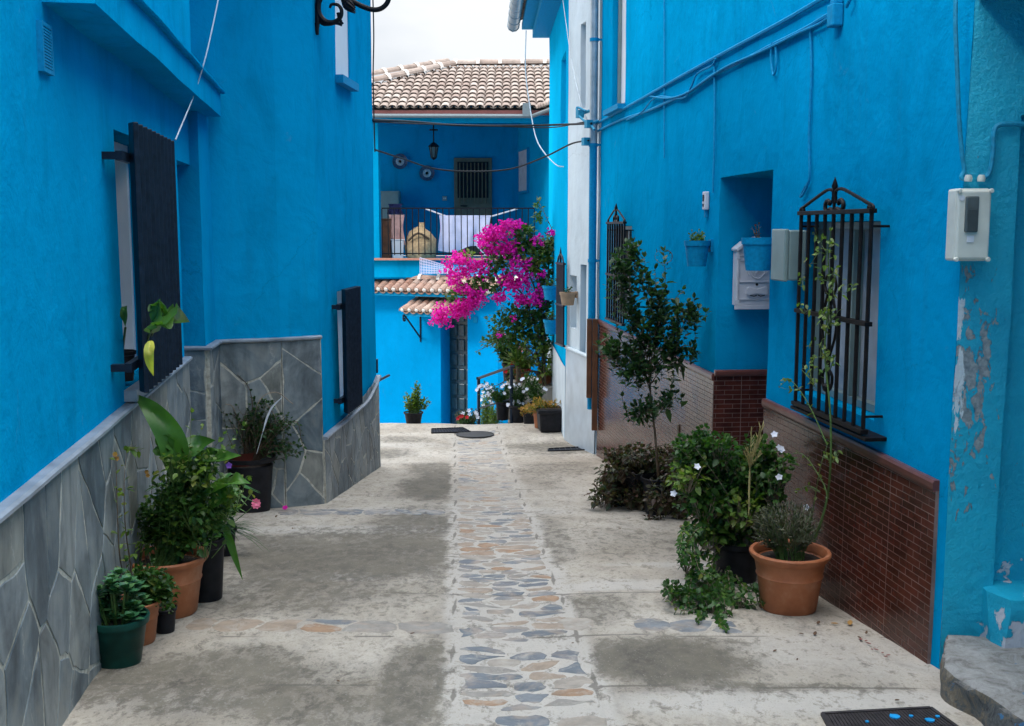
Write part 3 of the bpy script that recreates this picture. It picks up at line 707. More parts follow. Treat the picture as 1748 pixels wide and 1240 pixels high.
# lower window with navy shutters
b = MB(); wbox(b, K4, K5, bw[0]+.002, bw[1]-.002, bw[2]+.002, bw[3]-.002, .14, .16); wp = b.build('window', M_pane, hb)
b = MB(); wbox(b, K4, K5, bw[0]+.003, bw[0]+.05, bw[2]+.003, bw[3]-.003, .08, .138); wbox(b, K4, K5, bw[0]+.052, bw[1]-.003, bw[3]-.05, bw[3]-.003, .08, .138); b.build('window_frame', M_pane, wp)
b = MB()
for i in range(9):
    s = .42+.44*i/8
    M = Matrix.Translation(WP(K4, K5, s, .715, -.085)) @ Matrix.Rotation(math.atan2(kd.y, kd.x)+R(35), 4, 'Z'); b.box((0, 0, 0), (.075, .02, .90), M=M)
gg = b.build('window_grille', M_navy, hb, bevel=.003)
b = MB()
for z in (.36, 1.04): wbox(b, K4, K5, .36, .86, z-.02, z+.02, -.06, -.035); wbox(b, K4, K5, .37, .40, z-.015, z+.015, -.035, .0)
b.build('grille_bracket', M_navy, gg)
b = MB(); wbox(b, K4, K5, bu[0]+.002, bu[1]-.002, bu[2]+.002, bu[3]-.002, .012, .03); wp = b.build('window', M_pane, hb)
b = MB(); wbox(b, K4, K5, bu[0]-.03, bu[1]+.03, bu[2]-.06, bu[2]-.003, -.06, .01); b.build('sill', M_blue_trim, wp)

# street lamp bracket on the corner
def onlamp(x, y): return onY(x, y, 7.45)
lamp = thing('street_lamp', 'black scrolled iron lamp bracket high on the left corner wall', 'street lamp', onlamp(541, 10))
b = MB()
b.tube([onlamp(543, -60), onlamp(542, 40)], .016, 8); b.tube([onlamp(541, 40), onlamp(541, 50), onlamp(542, 60)], [.02, .014, .009], 8)
b.build('wall_plate', M_iron, lamp, True)
b = MB()
sp = [onlamp(x, y) for x, y in ((548, -8), (543, 8), (545, 25), (556, 37), (570, 38), (581, 30), (583, 18), (577, 9), (566, 8), (563, 14))]
b.tube(spline(sp, 6), [.022-.014*i/((len(sp)-1)*6) for i in range((len(sp)-1)*6+1)], 8)
b.tube(spline([onlamp(x, y) for x, y in ((543, 30), (550, 41), (562, 42), (574, 40), (584, 43))], 5), .010, 6)
b.tube(spline([onlamp(x, y) for x, y in ((577, 22), (580, 34), (586, 41))], 5), [.012]*8+[.006]*3, 6)
b.build('scroll', M_iron, lamp, True)
b = MB(); arm = [onlamp(x, y) for x, y in ((545, -30), (560, -12), (580, -6), (600, 2), (620, 12), (638, 17), (652, 14), (662, 3), (664, -14), (655, -30))]
b.tube(spline(arm, 6), .017, 10); b.build('arm', M_iron, lamp, True)
b = MB()
for i in range(9):
    a = i/9*math.pi*2; c = onlamp(598, 8)
    b.tube(spline([c+V((-.05, 0, .03)), c+V((-.01+.02*math.cos(a), .025*math.sin(a), -.005+.02*math.cos(a))), c+V((.03, .035*math.sin(a), -.035+.02*math.cos(a)))], 4), [.014]*4+[.012, .010, .008, .006, .004], 6)
b.build('acanthus_leaf', M_iron, lamp, True)
b = MB(); lc = onlamp(655, -30)
b.lathe([(.02, 0), (.03, -.02), (.10, -.08), (.11, -.09)], lc+V((0, 0, .32)), 6); b.lathe([(.10, .0), (.06, -.26)], lc+V((0, 0, .22)), 6); b.build('lantern', M_iron, lamp)

# ================================================================ RIGHT HOUSE (C)
# A->B walking away; the street is on the left => out = +1 ; hole depth negative
C0 = V((1.545, 3.75)); C1 = V((.815, 10.12)); cd = (C1-C0).normalized()
CE0 = (C0.x, C0.y); CE1 = (C1.x, C1.y)
def cs(x, y): return S_of(CE0, CE1, onW(x, y, CE0, CE1))
hc = thing('blue_tiled_house', 'right hand blue house with brown brick tile dado, deep doorway and barred windows', 'house', (2.6, 7, gp(7)))
LC = (C1-C0).length
# windows/doors: (s0,s1,z0,z1,depth)
door = (cs(1316, 400), cs(1226.5, 400), -.34, 1.897, -.55)
w1 = (.62, 1.50, .82, 1.63, -.16)
w2 = (5.08, 5.75, .84, 1.62, -.10)
w3 = (cs(1068, 60), cs(1046, 60), 2.62, 3.9, -.09)
HC = 4.8
gC = lambda s: gp(C0.y+cd.y*s)-.04
b = MB(); wall_grid(b, CE0, CE1, gC, HC, [door, w1, w2, w3])
D1 = (CE1[0]+.12, CE1[1]+.02)
wall_grid(b, CE1, (CE1[0]+1.5, CE1[1]+.15), -1, HC)
wall_grid(b, (CE0[0]+1.5, CE0[1]+.02), CE0, 2.8, HC)
nC = V((-cd.y, cd.x))
pA = C0-nC*.62; pB = C1-nC*.62
slab_body(b, [(pA.x, pA.y+.1), (pB.x, pB.y-.05), (5, 10.0), (5, 3.9)], -1, HC-.02)
wc = b.build('wall', M_blue, hc, smooth=True)
# dado
zt = .70
ztop = lambda s: .693+.0085*s
def dado(parent, s0, s1):
    b = MB(); A = tuple(C0+cd*s0); B = tuple(C0+cd*s1)
    wall_grid(b, A, B, lambda s: gC(s0+s), lambda s: ztop(s0+s)-.03, (), .3, .012, True, s0)
    L2 = s1-s0
    for s in (0, L2): b.add([wob(WP(A, B, s, gC(s0+s), -.004)), wob(WP(A, B, s, gC(s0+s), .012)), wob(WP(A, B, s, ztop(s0+s)-.03, .012)), wob(WP(A, B, s, ztop(s0+s)-.03, -.004))], [(0, 1, 2, 3)], [(0, 0)]*4)
    o = b.build('tile_dado', M_tile, parent)
    capstrip(o, [(p, z) for (p, z) in [(tuple(C0+cd*(s0+L2*i/8)), ztop(s0+L2*i/8)-.012) for i in range(9)]], 1, mat=M_tilecap, w=.024, h=.042, name='tile_cap', inner=-.004)
    return o
dado(wc, .06, door[0]-.002); dado(wc, door[1]+.002, LC-.01)
# dado on the doorway's far reveal
b = MB(); R0_ = WP(CE0, CE1, door[1]-.013, 0, -.55); R1_ = WP(CE0, CE1, door[1]-.013, 0, .012)
wall_grid(b, (R0_.x, R0_.y), (R1_.x, R1_.y), -.35, .715, (), .3, 0, True, .03); o = b.build('reveal_tiles', M_tile, wc)
capstrip(o, [((R0_.x, R0_.y), .733), ((R1_.x, R1_.y), .733)], 1, mat=M_tilecap, w=.02, h=.036, name='tile_cap', inner=-.004)
b = MB(); wbox(b, CE0, CE1, door[0]+.02, door[1]-.02, -.34, 1.88, -.53, -.49); dr = b.build('door', plain('dark_blue_door', (.004, .10, .26), .4), hc, bevel=.003)
b = MB(); wbox(b, CE0, CE1, door[1]-.16, door[1]-.12, .60, .64, -.489, -.43); b.build('handle', M_galv, dr)

def grille(house, A, B, s0, s1, z0, z1, nb, sg, r, zmid, crest, parts_mat):
    """forged window grille: vertical bars, rails, crest with spear; sg = out sign"""
    st = .075*sg
    bar = MB()
    for i in range(nb):
        s = s0+(s1-s0)*i/(nb-1); bar.tube([WP(A, B, s, z0, st), WP(A, B, s, z1, st)], r, 6)
    g = bar.build('window_grille', parts_mat, house, True)
    rl = MB()
    for z in ([z0, z1] + list(zmid)): wbox(rl, A, B, s0-.014, s1+.014, z-.009, z+.009, st-.016*sg, st+.016*sg)
    for s in (s0, s1):
        for z in (z0+.06, z1-.06): wbox(rl, A, B, s-.005, s+.005, z-.005, z+.005, st-.0*sg, -.01*sg)
    rl.build('rail', parts_mat, g, bevel=.002)
    c = MB(); m = (s0+s1)/2; w_ = (s1-s0)/2; h = crest
    for k in (-1, 1):
        P = lambda u, z: WP(A, B, m+k*u*w_, z1+z*h, st)
        c.tube(spline([P(1.0, .10), P(.93, .16), P(.93, .02), P(1.02, .0), P(1.02, .16), P(.9, .26), P(.55, .55), P(.22, .80), P(.06, .78), P(.03, .62), P(.04, .35)], 5), r*.85, 6)
        c.tube(spline([P(.0, .02), P(.10, .12), P(.22, .03), P(.26, .25), P(.20, .42), P(.12, .36), P(.14, .28)], 5), r*1.1, 6)
    P0 = lambda z: WP(A, B, m, z1+z*h, st)
    c.tube([P0(.0), P0(.3), P0(.5), P0(.62), P0(.8), P0(.92), P0(1.25)], [r*.7, r*.9, r*1.6, r*1.0, r*1.0, r*1.7, .001], 8)
    c.build('crest', parts_mat, g, True)
    return g
sg0, sg1 = .545, 1.275
g1 = grille(hc, CE0, CE1, sg0, sg1,   .79, 1.668, 9, 1, .0085, (1.223,), .118, M_ironb)
# diamond ornament in the middle of the grille
b = MB(); m_ = (sg0+sg1)/2
for k in (-1, 1):
    P = lambda u, z: WP(CE0, CE1, m_+k*u, z, .078)
    b.tube(spline([P(0, 1.36), P(.045, 1.28), P(.075, 1.20), P(.06, 1.13), P(.02, 1.06), P(0, .98)], 5), .006, 6)
    b.tube(spline([P(.01, 1.0), P(.05, .97), P(.04, .92), P(.0, .90)], 5), .007, 6)
    b.tube(spline([P(.0, 1.36), P(.03, 1.40), P(.06, 1.36), P(.04, 1.32)], 5), .006, 6)
b.ball(WP(CE0, CE1, m_, .915, .078), .02, 8); b.ball(WP(CE0, CE1, m_, 1.26, .078), .014, 8)
b.build('ornament', M_ironb, g1, True)
def window_in(house, A, B, w_, sg, matp, mull=True):
    d = -sg*abs(w_[4])
    b = MB(); wbox(b, A, B, w_[0]+.002, w_[1]-.002, w_[2]+.002, w_[3]-.002, d*.93, d*.80); o = b.build('window', matp, house)
    b = MB(); e = .035
    wbox(b, A, B, w_[0]+.003, w_[0]+e, w_[2]+.003, w_[3]-.003, d*.79, d*.5); wbox(b, A, B, w_[1]-e, w_[1]-.003, w_[2]+.003, w_[3]-.003, d*.79, d*.5)
    wbox(b, A, B, w_[0]+e+.001, w_[1]-e-.001, w_[2]+.003, w_[2]+e, d*.79, d*.5); wbox(b, A, B, w_[0]+e+.001, w_[1]-e-.001, w_[3]-e, w_[3]-.003, d*.79, d*.5)
    if mull: mm = (w_[0]+w_[1])/2; wbox(b, A, B, mm-.018, mm+.018, w_[2]+e+.001, w_[3]-e-.001, d*.79, d*.5)
    b.build('window_frame', M_greyplastic, o); return o
window_in(hc, CE0, CE1, w1, 1, M_curtain)
b = MB(); wbox(b, CE0, CE1, sg0-.05, sg1+.03, .758, .774, -.05, .088); b.build('window_sill', M_ironb, hc, bevel=.003)
grille(hc, CE0, CE1, 5.02, 5.68, .825, 1.645, 8, 1, .009, (1.21,), .13, M_iron)
window_in(hc, CE0, CE1, w2, 1, M_dark)
o = window_in(hc, CE0, CE1, w3, 1, M_pane, False)
b = MB(); wbox(b, CE0, CE1, w3[0]-.04, w3[1]+.05, w3[2]-.045, w3[2]-.003, .002, .07); b.build('sill', M_blue_trim, o)
# brown wooden board pieces at the far end of the dado
b = MB(); pa = onW(1003, 545, CE0, CE1); 
zt_ = onY(1008, 545, 10.05).z; zb_ = onY(1008, 735, 10.05).z; zm_ = onY(1008, 680, 10.05).z
b.box((.775, 10.06, (zt_+zb_)/2), (.05, .05, zt_-zb_)); b.box((.722, 10.08, (zt_+zm_)/2), (.045, .05, zt_-zm_))
bd = tag(b.build('wooden_post', M_wood, bevel=.004), 'tall brown varnished wooden board fixed where tiled dado ends', 'board')

# ---- things fixed to the right wall
def cw(x, y, off=.0): 
    p = onW(x, y, CE0, CE1, off); return p
def wall_cable(name, label, pts, r, mat=None, off=.014, sag=True, group='painted cables on the right wall'):
    b = MB(); b.tube(spline([cw(x, y, off) for x, y in pts], 5), r, 6)
    return tag(b.build(name, mat or M_blue_trim, None, True), label, 'cable', group)
wall_cable('wall_cable', 'upper blue painted cable climbing diagonally across the right wall', [(1018, 212), (1090, 172), (1150, 138), (1215, 102), (1290, 62), (1345, 32), (1400, 0), (1440, -22)], .011)
o = wall_cable('wall_cable', 'lower knotty bundle of blue cables running to the junction box', [(1018, 225), (1060, 205), (1105, 190), (1150, 170), (1180, 155), (1218, 128), (1260, 108), (1320, 76), (1345, 64), (1380, 46), (1415, 25), (1430, 22)], .010)
b = MB(); b.tube(spline([cw(x, y, .022) for x, y in ((1070, 205), (1095, 192), (1120, 166), (1165, 168), (1180, 148), (1190, 126), (1215, 112), (1222, 100))], 5), .006, 6)
b.tube(spline([cw(x, y, .026) for x, y in ((1110, 165), (1140, 168), (1170, 160), (1200, 140), (1240, 114), (1300, 88), (1360, 58), (1400, 40), (1425, 20))], 5), .006, 6)
b.tube(spline([cw(x, y, .02) for x, y in ((1318, 72), (1316, 100), (1320, 128), (1325, 112), (1324, 74))], 5), .006, 6); b.build('loose_strand', M_blue_trim, o, True)
wall_cable('wall_cable', 'thin blue cable hanging down beside the far upper window', [(1134, -20), (1134, 120), (1134, 200), (1134, 270)], .005)
wall_cable('wall_cable', 'thin blue cable dropping to the intercom', [(1219, 100), (1220, 180), (1219, 260), (1217, 330)], .006)
wall_cable('wall_cable', 'blue cable dropping beside the barred window and ending in a loop', [(1383, 48), (1385, 120), (1383, 180), (1381, 240), (1382, 302), (1374, 320), (1366, 336), (1372, 330), (1380, 312)], .006)
jb = thing('junction_box', 'small blue painted junction box at the top of the right wall', 'junction box', cw(1435, 30))
b = MB(); s = cs(1435, 30); z = cw(1435, 28).z; wbox(b, CE0, CE1, s-.035, s+.035, z-.045, z+.05, .002, .05); b.build('box', M_blue_trim, jb, bevel=.006)
b = MB(); wbox(b, CE0, CE1, s-.028, s+.028, z+.0501, z+.07, .004, .04); b.build('lid', M_blue_trim, jb, bevel=.004)
b = MB(); b.tube(spline([cw(1445, 12, .03), cw(1452, -6, .03), cw(1450, -30, .02)], 4), .008, 6); b.build('conduit', M_blue_trim, jb, True)
# intercom
s = cs(1209, 343); z = cw(1209, 343).z
ic = thing('intercom', 'small white doorbell box left of the doorway', 'intercom', cw(1209, 343))
b = MB(); wbox(b, CE0, CE1, s-.028, s+.028, z-.055, z+.055, .002, .03); b.build('housing', M_whiteplastic, ic, bevel=.006)
b = MB(); wbox(b, CE0, CE1, s-.010, s+.010, z-.004, z+.036, .0305, .034); wbox(b, CE0, CE1, s-.008, s+.008, z-.036, z-.018, .0305, .034); b.build('button', M_black, ic)
b = MB(); wbox(b, CE0, CE1, s-.014, s+.014, z-.10, z-.057, .002, .022); b.build('cable_clip', M_blue_trim, ic, bevel=.003)

# mailbox on the far reveal of the doorway (faces the camera)
dA, dU, dF = V((cd.x, cd.y, 0)), V((-nC.x, -nC.y, 0)), V((-cd.x, -cd.y, 0))
Zv = V((0, 0, 1))
base_m = V((*((C0+cd*(door[1]-.013)))[:], 0))
def MP(u, f, z): return base_m + dU*u + dF*f + V((0, 0, z))
mb_ = thing('mailbox', 'white ornate cast metal mailbox with raised emblem hanging inside the doorway', 'mailbox', MP(.21, .05, 1.14))
def mprism(b, pts, f0, f1):
    k = len(pts); vs = [MP(u, f0, z) for u, z in pts]+[MP(u, f1, z) for u, z in pts]
    b.add(vs, [tuple(range(k)), tuple(range(2*k-1, k-1, -1))]+[(i, k+i, k+(i+1) % k, (i+1) % k) for i in range(k)])
ul, ur, zb_, zt_ = .080, .340, 1.135, 1.47; um = (ul+ur)/2
b = MB(); mprism(b, [(ul+.008, zb_+.01), (ur-.008, zb_+.01), (ur-.008, zt_+.01), (um, zt_+.06), (ul+.008, zt_+.01)], .003, .085); b.build('body', M_whiteplastic, mb_, bevel=.004)
b = MB(); mprism(b, [(ul-.004, zt_), (ul+.01, zt_-.004), (ul+.05, zt_+.035), (um, zt_+.052), (ur-.05, zt_+.035), (ur-.01, zt_-.004), (ur+.004, zt_), (ur+.004, zt_+.012), (ur-.045, zt_+.052), (um, zt_+.082), (ul+.045, zt_+.052), (ul-.004, zt_+.012)], .002, .105); b.build('roof_lid', M_whiteplastic, mb_, bevel=.003)
b = MB()
for u0, u1, z0, z1 in ((ul-.004, ur+.004, zb_-.012, zb_+.012), (ul-.004, ul+.022, zb_+.0125, zb_+.045), (ur-.022, ur+.004, zb_+.0125, zb_+.045), (ul+.004, ul+.016, zb_+.0455, zt_-.05), (ur-.016, ur-.004, zb_+.0455, zt_-.05), (ul, ul+.02, zt_-.0495, zt_-.005), (ur-.02, ur, zt_-.0495, zt_-.005),
        (ul+.023, ur-.023, zb_+.045, zb_+.050), (ul+.023, ur-.023, zb_+.148, zb_+.155), (ul+.023, ur-.023, zt_-.032, zt_-.026), (ul+.023, ur-.023, zt_-.060, zt_-.054)):
    mprism(b, [(u0, z0), (u1, z0), (u1, z1), (u0, z1)], .0855, .095)
b.build('frame', M_whiteplastic, mb_, bevel=.002)
b = MB(); ez = zb_+.225
sh = [(math.cos(a)*.048+um, ez+math.sin(a)*(.042 if math.sin(a) > 0 else .055)) for a in [k*math.pi/10 for k in range(20)]]
b.tube([MP(u, .090, z) for u, z in sh+[sh[0]]], .0032, 6); 
for du in (-.025, -.012, .012, .025): b.tube([MP(um+du, .090, ez-.025), MP(um+du, .091, ez+.03)], .0025, 5)
b.tube(spline([MP(um-.01, .09, ez-.03), MP(um, .095, ez-.005), MP(um+.012, .09, ez+.025)], 4), .0035, 5)
for k in (-1, 1): b.tube(spline([MP(um+k*.05, .09, ez-.035), MP(um+k*.065, .09, ez), MP(um+k*.055, .09, ez+.035)], 4), .003, 5)
b.build('emblem', M_whiteplastic, mb_, True)
b = MB(); mprism(b, [(um-.065, zb_+.08), (um-.065, zb_+.115), (um-.05, zb_+.122), (um, zb_+.108), (um+.05, zb_+.122), (um+.065, zb_+.115), (um+.065, zb_+.08), (um+.05, zb_+.072), (um, zb_+.082), (um-.05, zb_+.072)], .0855, .1); fl = b.build('slot_flap', M_whiteplastic, mb_, bevel=.002)
b = MB(); b.lathe([(.0001, 0), (.008, 0), (.008, .004), (.0001, .004)], MP(um, .0856, zb_+.135), 12, Matrix.Rotation(R(90), 3, 'X')); b.tube([MP(um-.045, .101, zb_+.072), MP(um-.02, .101, zb_+.066), MP(um-.004, .101, zb_+.072)], .003, 5); b.tube([MP(um+.045, .101, zb_+.072), MP(um+.02, .101, zb_+.066), MP(um+.004, .101, zb_+.072)], .003, 5)
b.build('lock', M_black, mb_)
# grey meter cabinet between doorway and grille
s = cs(1364, 430)+.06; z0, z1 = onY(1345, 476, 5.3).z, onY(1345, 393, 5.3).z
gbx = thing('utility_box', 'grey green plastic utility box tucked beside the barred window', 'utility box', WP(CE0, CE1, s, z0, .05))
b = MB(); wbox(b, CE0, CE1, s-.16, s+.01, z0, z1, .003, .09); b.build('housing', M_greyplastic, gbx, bevel=.008)
b = MB(); wbox(b, CE0, CE1, s-.165, s+.015, z0-.005, z1+.005, .0905, .112); b.build('lid', M_greyplastic, gbx, bevel=.006)
b = MB()
for zz in (z0+.004, z1-.004): wbox(b, CE0, CE1, s-.02, s+.016, zz-.01, zz+.01, .075, .10)
b.build('latch', M_black, gbx, bevel=.002)
b = MB(); wbox(b, CE0, CE1, s+.0101, s+.012, z0+.012, z0+.045, .012, .04); b.build('sticker', M_pane, gbx)

# ================================================================ NEAR RIGHT HOUSE (D): old teal doorway
hd = thing('old_teal_house', 'old rough teal plastered doorway with flaking paint at the right edge', 'house', (2.2, 3.2, gp(3)))
b = MB(); E0, E1 = (1.545, 3.748), (1.722, 3.742)
wall_grid(b, E0, E1, -.05, 2.36, (), .06); wall_grid(b, E1, (1.728, 3.80), -.05, 2.0, (), .06)
wall_grid(b, (1.728, 3.80), (2.2, 3.80), -.05, 1.98, (), .08); wall_grid(b, E1, (2.2, 3.74), 1.98, 2.36, (), .08)
b.add([wob(p) for p in ((1.722, 3.742, 1.98), (2.2, 3.74, 1.98), (2.2, 3.80, 1.98), (1.728, 3.80, 1.98))], [(0, 1, 2, 3)], [(0, 0)]*4)
b.add([wob(p) for p in ((1.56, 2.2, 2.36), (2.3, 2.2, 2.36), (2.3, 3.75, 2.36), (1.56, 3.75, 2.36))], [(0, 1, 2, 3)], [(0, 0)]*4)
wall_grid(b, (1.74, -8), (1.56, 2.2), -.2, 4.5, (), .3); wall_grid(b, (1.56, 2.2), (1.553, 3.74), 2.36, 4.5, (), .15); wall_grid(b, (1.56, 2.2), (2.3, 2.2), -.2, 2.36)
wall_grid(b, (2.2, 2.2), (2.2, 3.9), -.1, 2.36)
slab_body(b, [(1.9, -8), (5, -8), (5, 2.1), (1.9, 2.1)], -1, 4.45); slab_body(b, [(2.3, 2.1), (5, 2.1), (5, 3.85), (2.3, 3.9)], -1, 4.45); slab_body(b, [(1.62, 2.15), (2.29, 2.15), (2.29, 4.1), (1.62, 3.85)], 2.42, 4.45)
slab_body(b, [(-4.5, -9.5), (1.8, -9.5), (1.8, -7.6), (-4.5, -7.6)], -1, 6.15)  # unseen block behind the camera, added to darken the camera-facing walls
b.build('wall', M_teal, hd, smooth=True)
b = MB(); k = 14; vs = []
for i in range(k+1):
    x = 1.69+.55*i/k
    for (yy, z) in ((3.60, -.02), (3.60, .29), (3.605, .325), (3.74, .335), (3.89, .335)): vs.append(wob((x, yy+.10*(i == 0)*(z > .28) , z), .02))
b.add(vs, [(i*5+j, (i+1)*5+j, (i+1)*5+j+1, i*5+j+1) for i in range(k) for j in range(4)]+[(0, 1, 2, 3, 4)]); b.build('ledge', M_teal, hd)
def rough_block(name, outline, z0, z1, mat, label, cat=None, amp=.012, chamf=.02, kind=None, parent=None):
    out = []; m = len(outline)
    for i in range(m):
        a, c = V(outline[i]), V(outline[(i+1) % m]); k = max(1, int((c-a).length/.035))
        out += [a+(c-a)*j/k for j in range(k)]
    cx = sum(p.x for p in out)/len(out); cy = sum(p.y for p in out)/len(out)
    b = MB(); rings = []
    nz_ = max(3, int((z1-z0)/.03))
    for j in range(nz_+1): rings.append((z0+(z1-chamf-z0)*j/nz_, 0))
    rings += [(z1-chamf*.3, .3*chamf), (z1, chamf)]
    for q in (.1, .16, .22, .28, .34, .4, .46, .52, .58, .64, .7, .76, .82, .88, .94): rings.append((z1, q))
    vs = []; k = len(out)
    for (z, ins) in rings:
        for p in out:
            c = V((cx, cy)); d = c-p; t = (ins/d.length if ins < .1 else ins); q = p+d*t; am_ = amp*(.35 if ins >= .1 else 1)
            w_ = noise.noise_vector(V((q.x*9, q.y*9, z*14)))*am_+noise.noise_vector(V((q.x*40, q.y*40, z*45)))*am_*.4
            vs.append((q.x+w_.x, q.y+w_.y, z+w_.z*.6))
    vs.append((cx, cy, z1)); fs = [(i*k+j, i*k+(j+1) % k, (i+1)*k+(j+1) % k, (i+1)*k+j) for i in range(len(rings)-1) for j in range(k)]
    fs += [((len(rings)-1)*k+j, (len(rings)-1)*k+(j+1) % k, len(vs)-1) for j in range(k)]
    b.add(vs, fs); o = b.build(name, mat, parent, True); o.data.set_sharp_from_angle(angle=R(75))
    return tag(o, label, cat, None, kind)
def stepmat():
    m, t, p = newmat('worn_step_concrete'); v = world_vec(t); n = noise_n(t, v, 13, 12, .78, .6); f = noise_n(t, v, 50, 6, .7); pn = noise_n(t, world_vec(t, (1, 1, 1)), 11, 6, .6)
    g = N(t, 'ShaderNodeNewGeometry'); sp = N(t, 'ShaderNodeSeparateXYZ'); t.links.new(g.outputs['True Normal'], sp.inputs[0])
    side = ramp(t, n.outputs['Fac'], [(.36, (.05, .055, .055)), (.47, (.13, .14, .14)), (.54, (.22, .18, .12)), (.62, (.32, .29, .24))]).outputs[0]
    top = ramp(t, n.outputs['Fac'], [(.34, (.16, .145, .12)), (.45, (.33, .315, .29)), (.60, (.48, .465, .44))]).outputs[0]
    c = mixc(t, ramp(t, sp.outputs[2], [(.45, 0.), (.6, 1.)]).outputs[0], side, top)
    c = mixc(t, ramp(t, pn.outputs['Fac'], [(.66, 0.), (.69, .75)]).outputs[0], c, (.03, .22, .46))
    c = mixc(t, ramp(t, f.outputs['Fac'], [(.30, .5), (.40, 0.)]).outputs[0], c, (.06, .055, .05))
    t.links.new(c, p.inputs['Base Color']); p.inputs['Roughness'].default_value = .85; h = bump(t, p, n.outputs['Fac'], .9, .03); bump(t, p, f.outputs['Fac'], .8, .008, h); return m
zs_ = gp(3.5)+.115
P1 = onZ(1608, 1136, zs_); P2 = onZ(1748, 1232, zs_); dd_ = (P2-P1).normalized()
P3 = P2+dd_*.5
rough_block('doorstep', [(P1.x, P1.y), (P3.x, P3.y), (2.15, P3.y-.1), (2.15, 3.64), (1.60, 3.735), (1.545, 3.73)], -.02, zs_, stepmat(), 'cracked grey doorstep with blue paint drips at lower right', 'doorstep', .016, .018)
# meter box
mt = thing('electric_meter', 'large aged cream electricity meter box with smoked window on teal wall', 'meter box', (1.57, 3.70, 1.5))
mz0, mz1 = onY(1660, 446, 3.66).z, onY(1660, 322, 3.66).z; mx0, mx1 = onY(1631, 380, 3.66).x, onY(1690, 380, 3.66).x
b = MB(); b.box(((mx0+mx1)/2, 3.702, (mz0+mz1)/2), (mx1-mx0, .075, mz1-mz0)); body = b.build('housing', M_cream, mt, bevel=.008)
b = MB(); b.box(((mx0+mx1)/2, 3.660, (mz0+mz1)/2), (mx1-mx0-.004, .018, mz1-mz0-.012)); cv = b.build('cover', M_cream, mt, bevel=.007)
wx0, wx1 = onY(1646, 380, 3.65).x, onY(1669, 380, 3.65).x; wz0, wz1 = onY(1660, 397, 3.65).z, onY(1660, 335, 3.65).z
b = MB(); b.box(((wx0+wx1)/2, 3.648, (wz0+wz1)/2), (wx1-wx0, .012, wz1-wz0)); win_ = b.build('viewing_window', M_smoke, mt, bevel=.005)
b = MB(); b.box(((wx0+wx1)/2, 3.640, (wz0+wz1)/2-.02), (wx1-wx0-.012, .004, (wz1-wz0)*.6)); b.build('dial', plain('meter_dial', (.06, .07, .07), .3), win_, bevel=.001)
b = MB()
for x in (mx0+.005, mx1-.005):
    for z in (mz0+.006, mz1-.008): b.lathe([(.0001, -.012), (.007, -.012), (.008, 0), (.006, .004), (.0001, .004)], (x, 3.647, z), 12, Matrix.Rotation(R(90), 3, 'X'))
b.build('corner_screw', M_cream, mt, True)
b = MB(); b.box(((wx0+wx1)/2, 3.6495, wz0-.022), (.024, .002, .022)); b.build('paper_label', M_pane, mt)
b = MB(); b.lathe([(.0001, 0), (.009, 0), (.009, .002), (.0001, .002)], (mx0+.014, 3.650, mz1-.032), 14, Matrix.Rotation(R(90), 3, 'X'))
o = b.build('seal_disc', M_pane, mt, True)
def teal_pipe(label, pts, r):
    b = MB(); b.tube(spline([onY(x, y, 3.728) for x, y in pts], 5), r, 8); return tag(b.build('conduit', M_teal_trim, None, True), label, 'conduit', 'teal conduits on the old wall')
teal_pipe('teal painted conduit coming straight down onto the meter box', [(1632, -20), (1631, 40), (1634, 120), (1637, 200), (1642, 260), (1646, 290), (1641, 303), (1650, 306), (1653, 300)], .008)
o = teal_pipe('teal painted conduit bending right above the meter box', [(1675, 302), (1682, 303), (1690, 292), (1695, 260), (1697, 225), (1705, 214), (1725, 212), (1760, 213)], .009)
b = MB(); 
for x, y in ((1653, 305), (1675, 305)): b.lathe([(.012, -.01), (.014, 0), (.010, .012)], onY(x, y, 3.715), 10)
b.build('gland', M_cream, o, True)

# ================================================================ FAR RIGHT HOUSES (F white, E cyan)
F0, F1, EE1 = (.802, 10.22), (.575, 11.30), (.49, 14.6)
hf = thing('white_house', 'narrow white house with pale grey tiled base on the right', 'house', (1.5, 10.8, gp(10.8)))
def sF(x, y=600): return S_of(F0, F1, onW(x, y, F0, F1))
def zF(x, y): return onW(x, y, F0, F1).z
fwin = (sF(984), sF(972), zF(975, 560), zF(975, 470), -.12); fdoor = (sF(1000), sF(990), gp(10.4)-.05+.62, zF(995, 452), -.2)
fup = (sF(1000, 100), sF(991, 100), zF(995, 185), zF(995, 40), -.12)
b = MB(); wall_grid(b, F0, F1, -.9, 6.2, [fwin, fdoor, fup]); wall_grid(b, (3, 10.6), F0, -1, 6.2)
slab_body(b, [(1.05, 10.3), (5, 10.4), (5, 11.35), (.83, 11.35)], -1.0, 6.18)
wf = b.build('wall', M_white, hf, smooth=True)
for w_, m_ in ((fwin, M_pane), (fdoor, M_blue_trim), (fup, M_curtain)):
    b = MB(); wbox(b, F0, F1, w_[0]+.002, w_[1]-.002, w_[2]+.002, w_[3]-.002, w_[4]*.95, w_[4]*.7); b.build('window' if w_ is not fdoor else 'doorway_panel', m_, hf)
b = MB(); g0, g1_ = sF(971), sF(960)
for i in range(7): s = g0+(g1_-g0)*i/6; b.tube([WP(F0, F1, s, zF(965, 590), .06), WP(F0, F1, s, zF(965, 448), .06)], .012, 6)
for z in (zF(965, 588), zF(965, 520), zF(965, 450)): wbox(b, F0, F1, g0-.03, g1_+.03, z-.01, z+.01, .045, .075)
b.build('window_grille', M_navy, hf)
b = MB(); m_ = (g0+g1_)/2; zz = zF(965, 448)
b.tube([WP(F0, F1, m_, zz, .06), WP(F0, F1, m_, zz+.10, .06), WP(F0, F1, m_, zz+.16, .06)], [.012, .012, .001], 6)
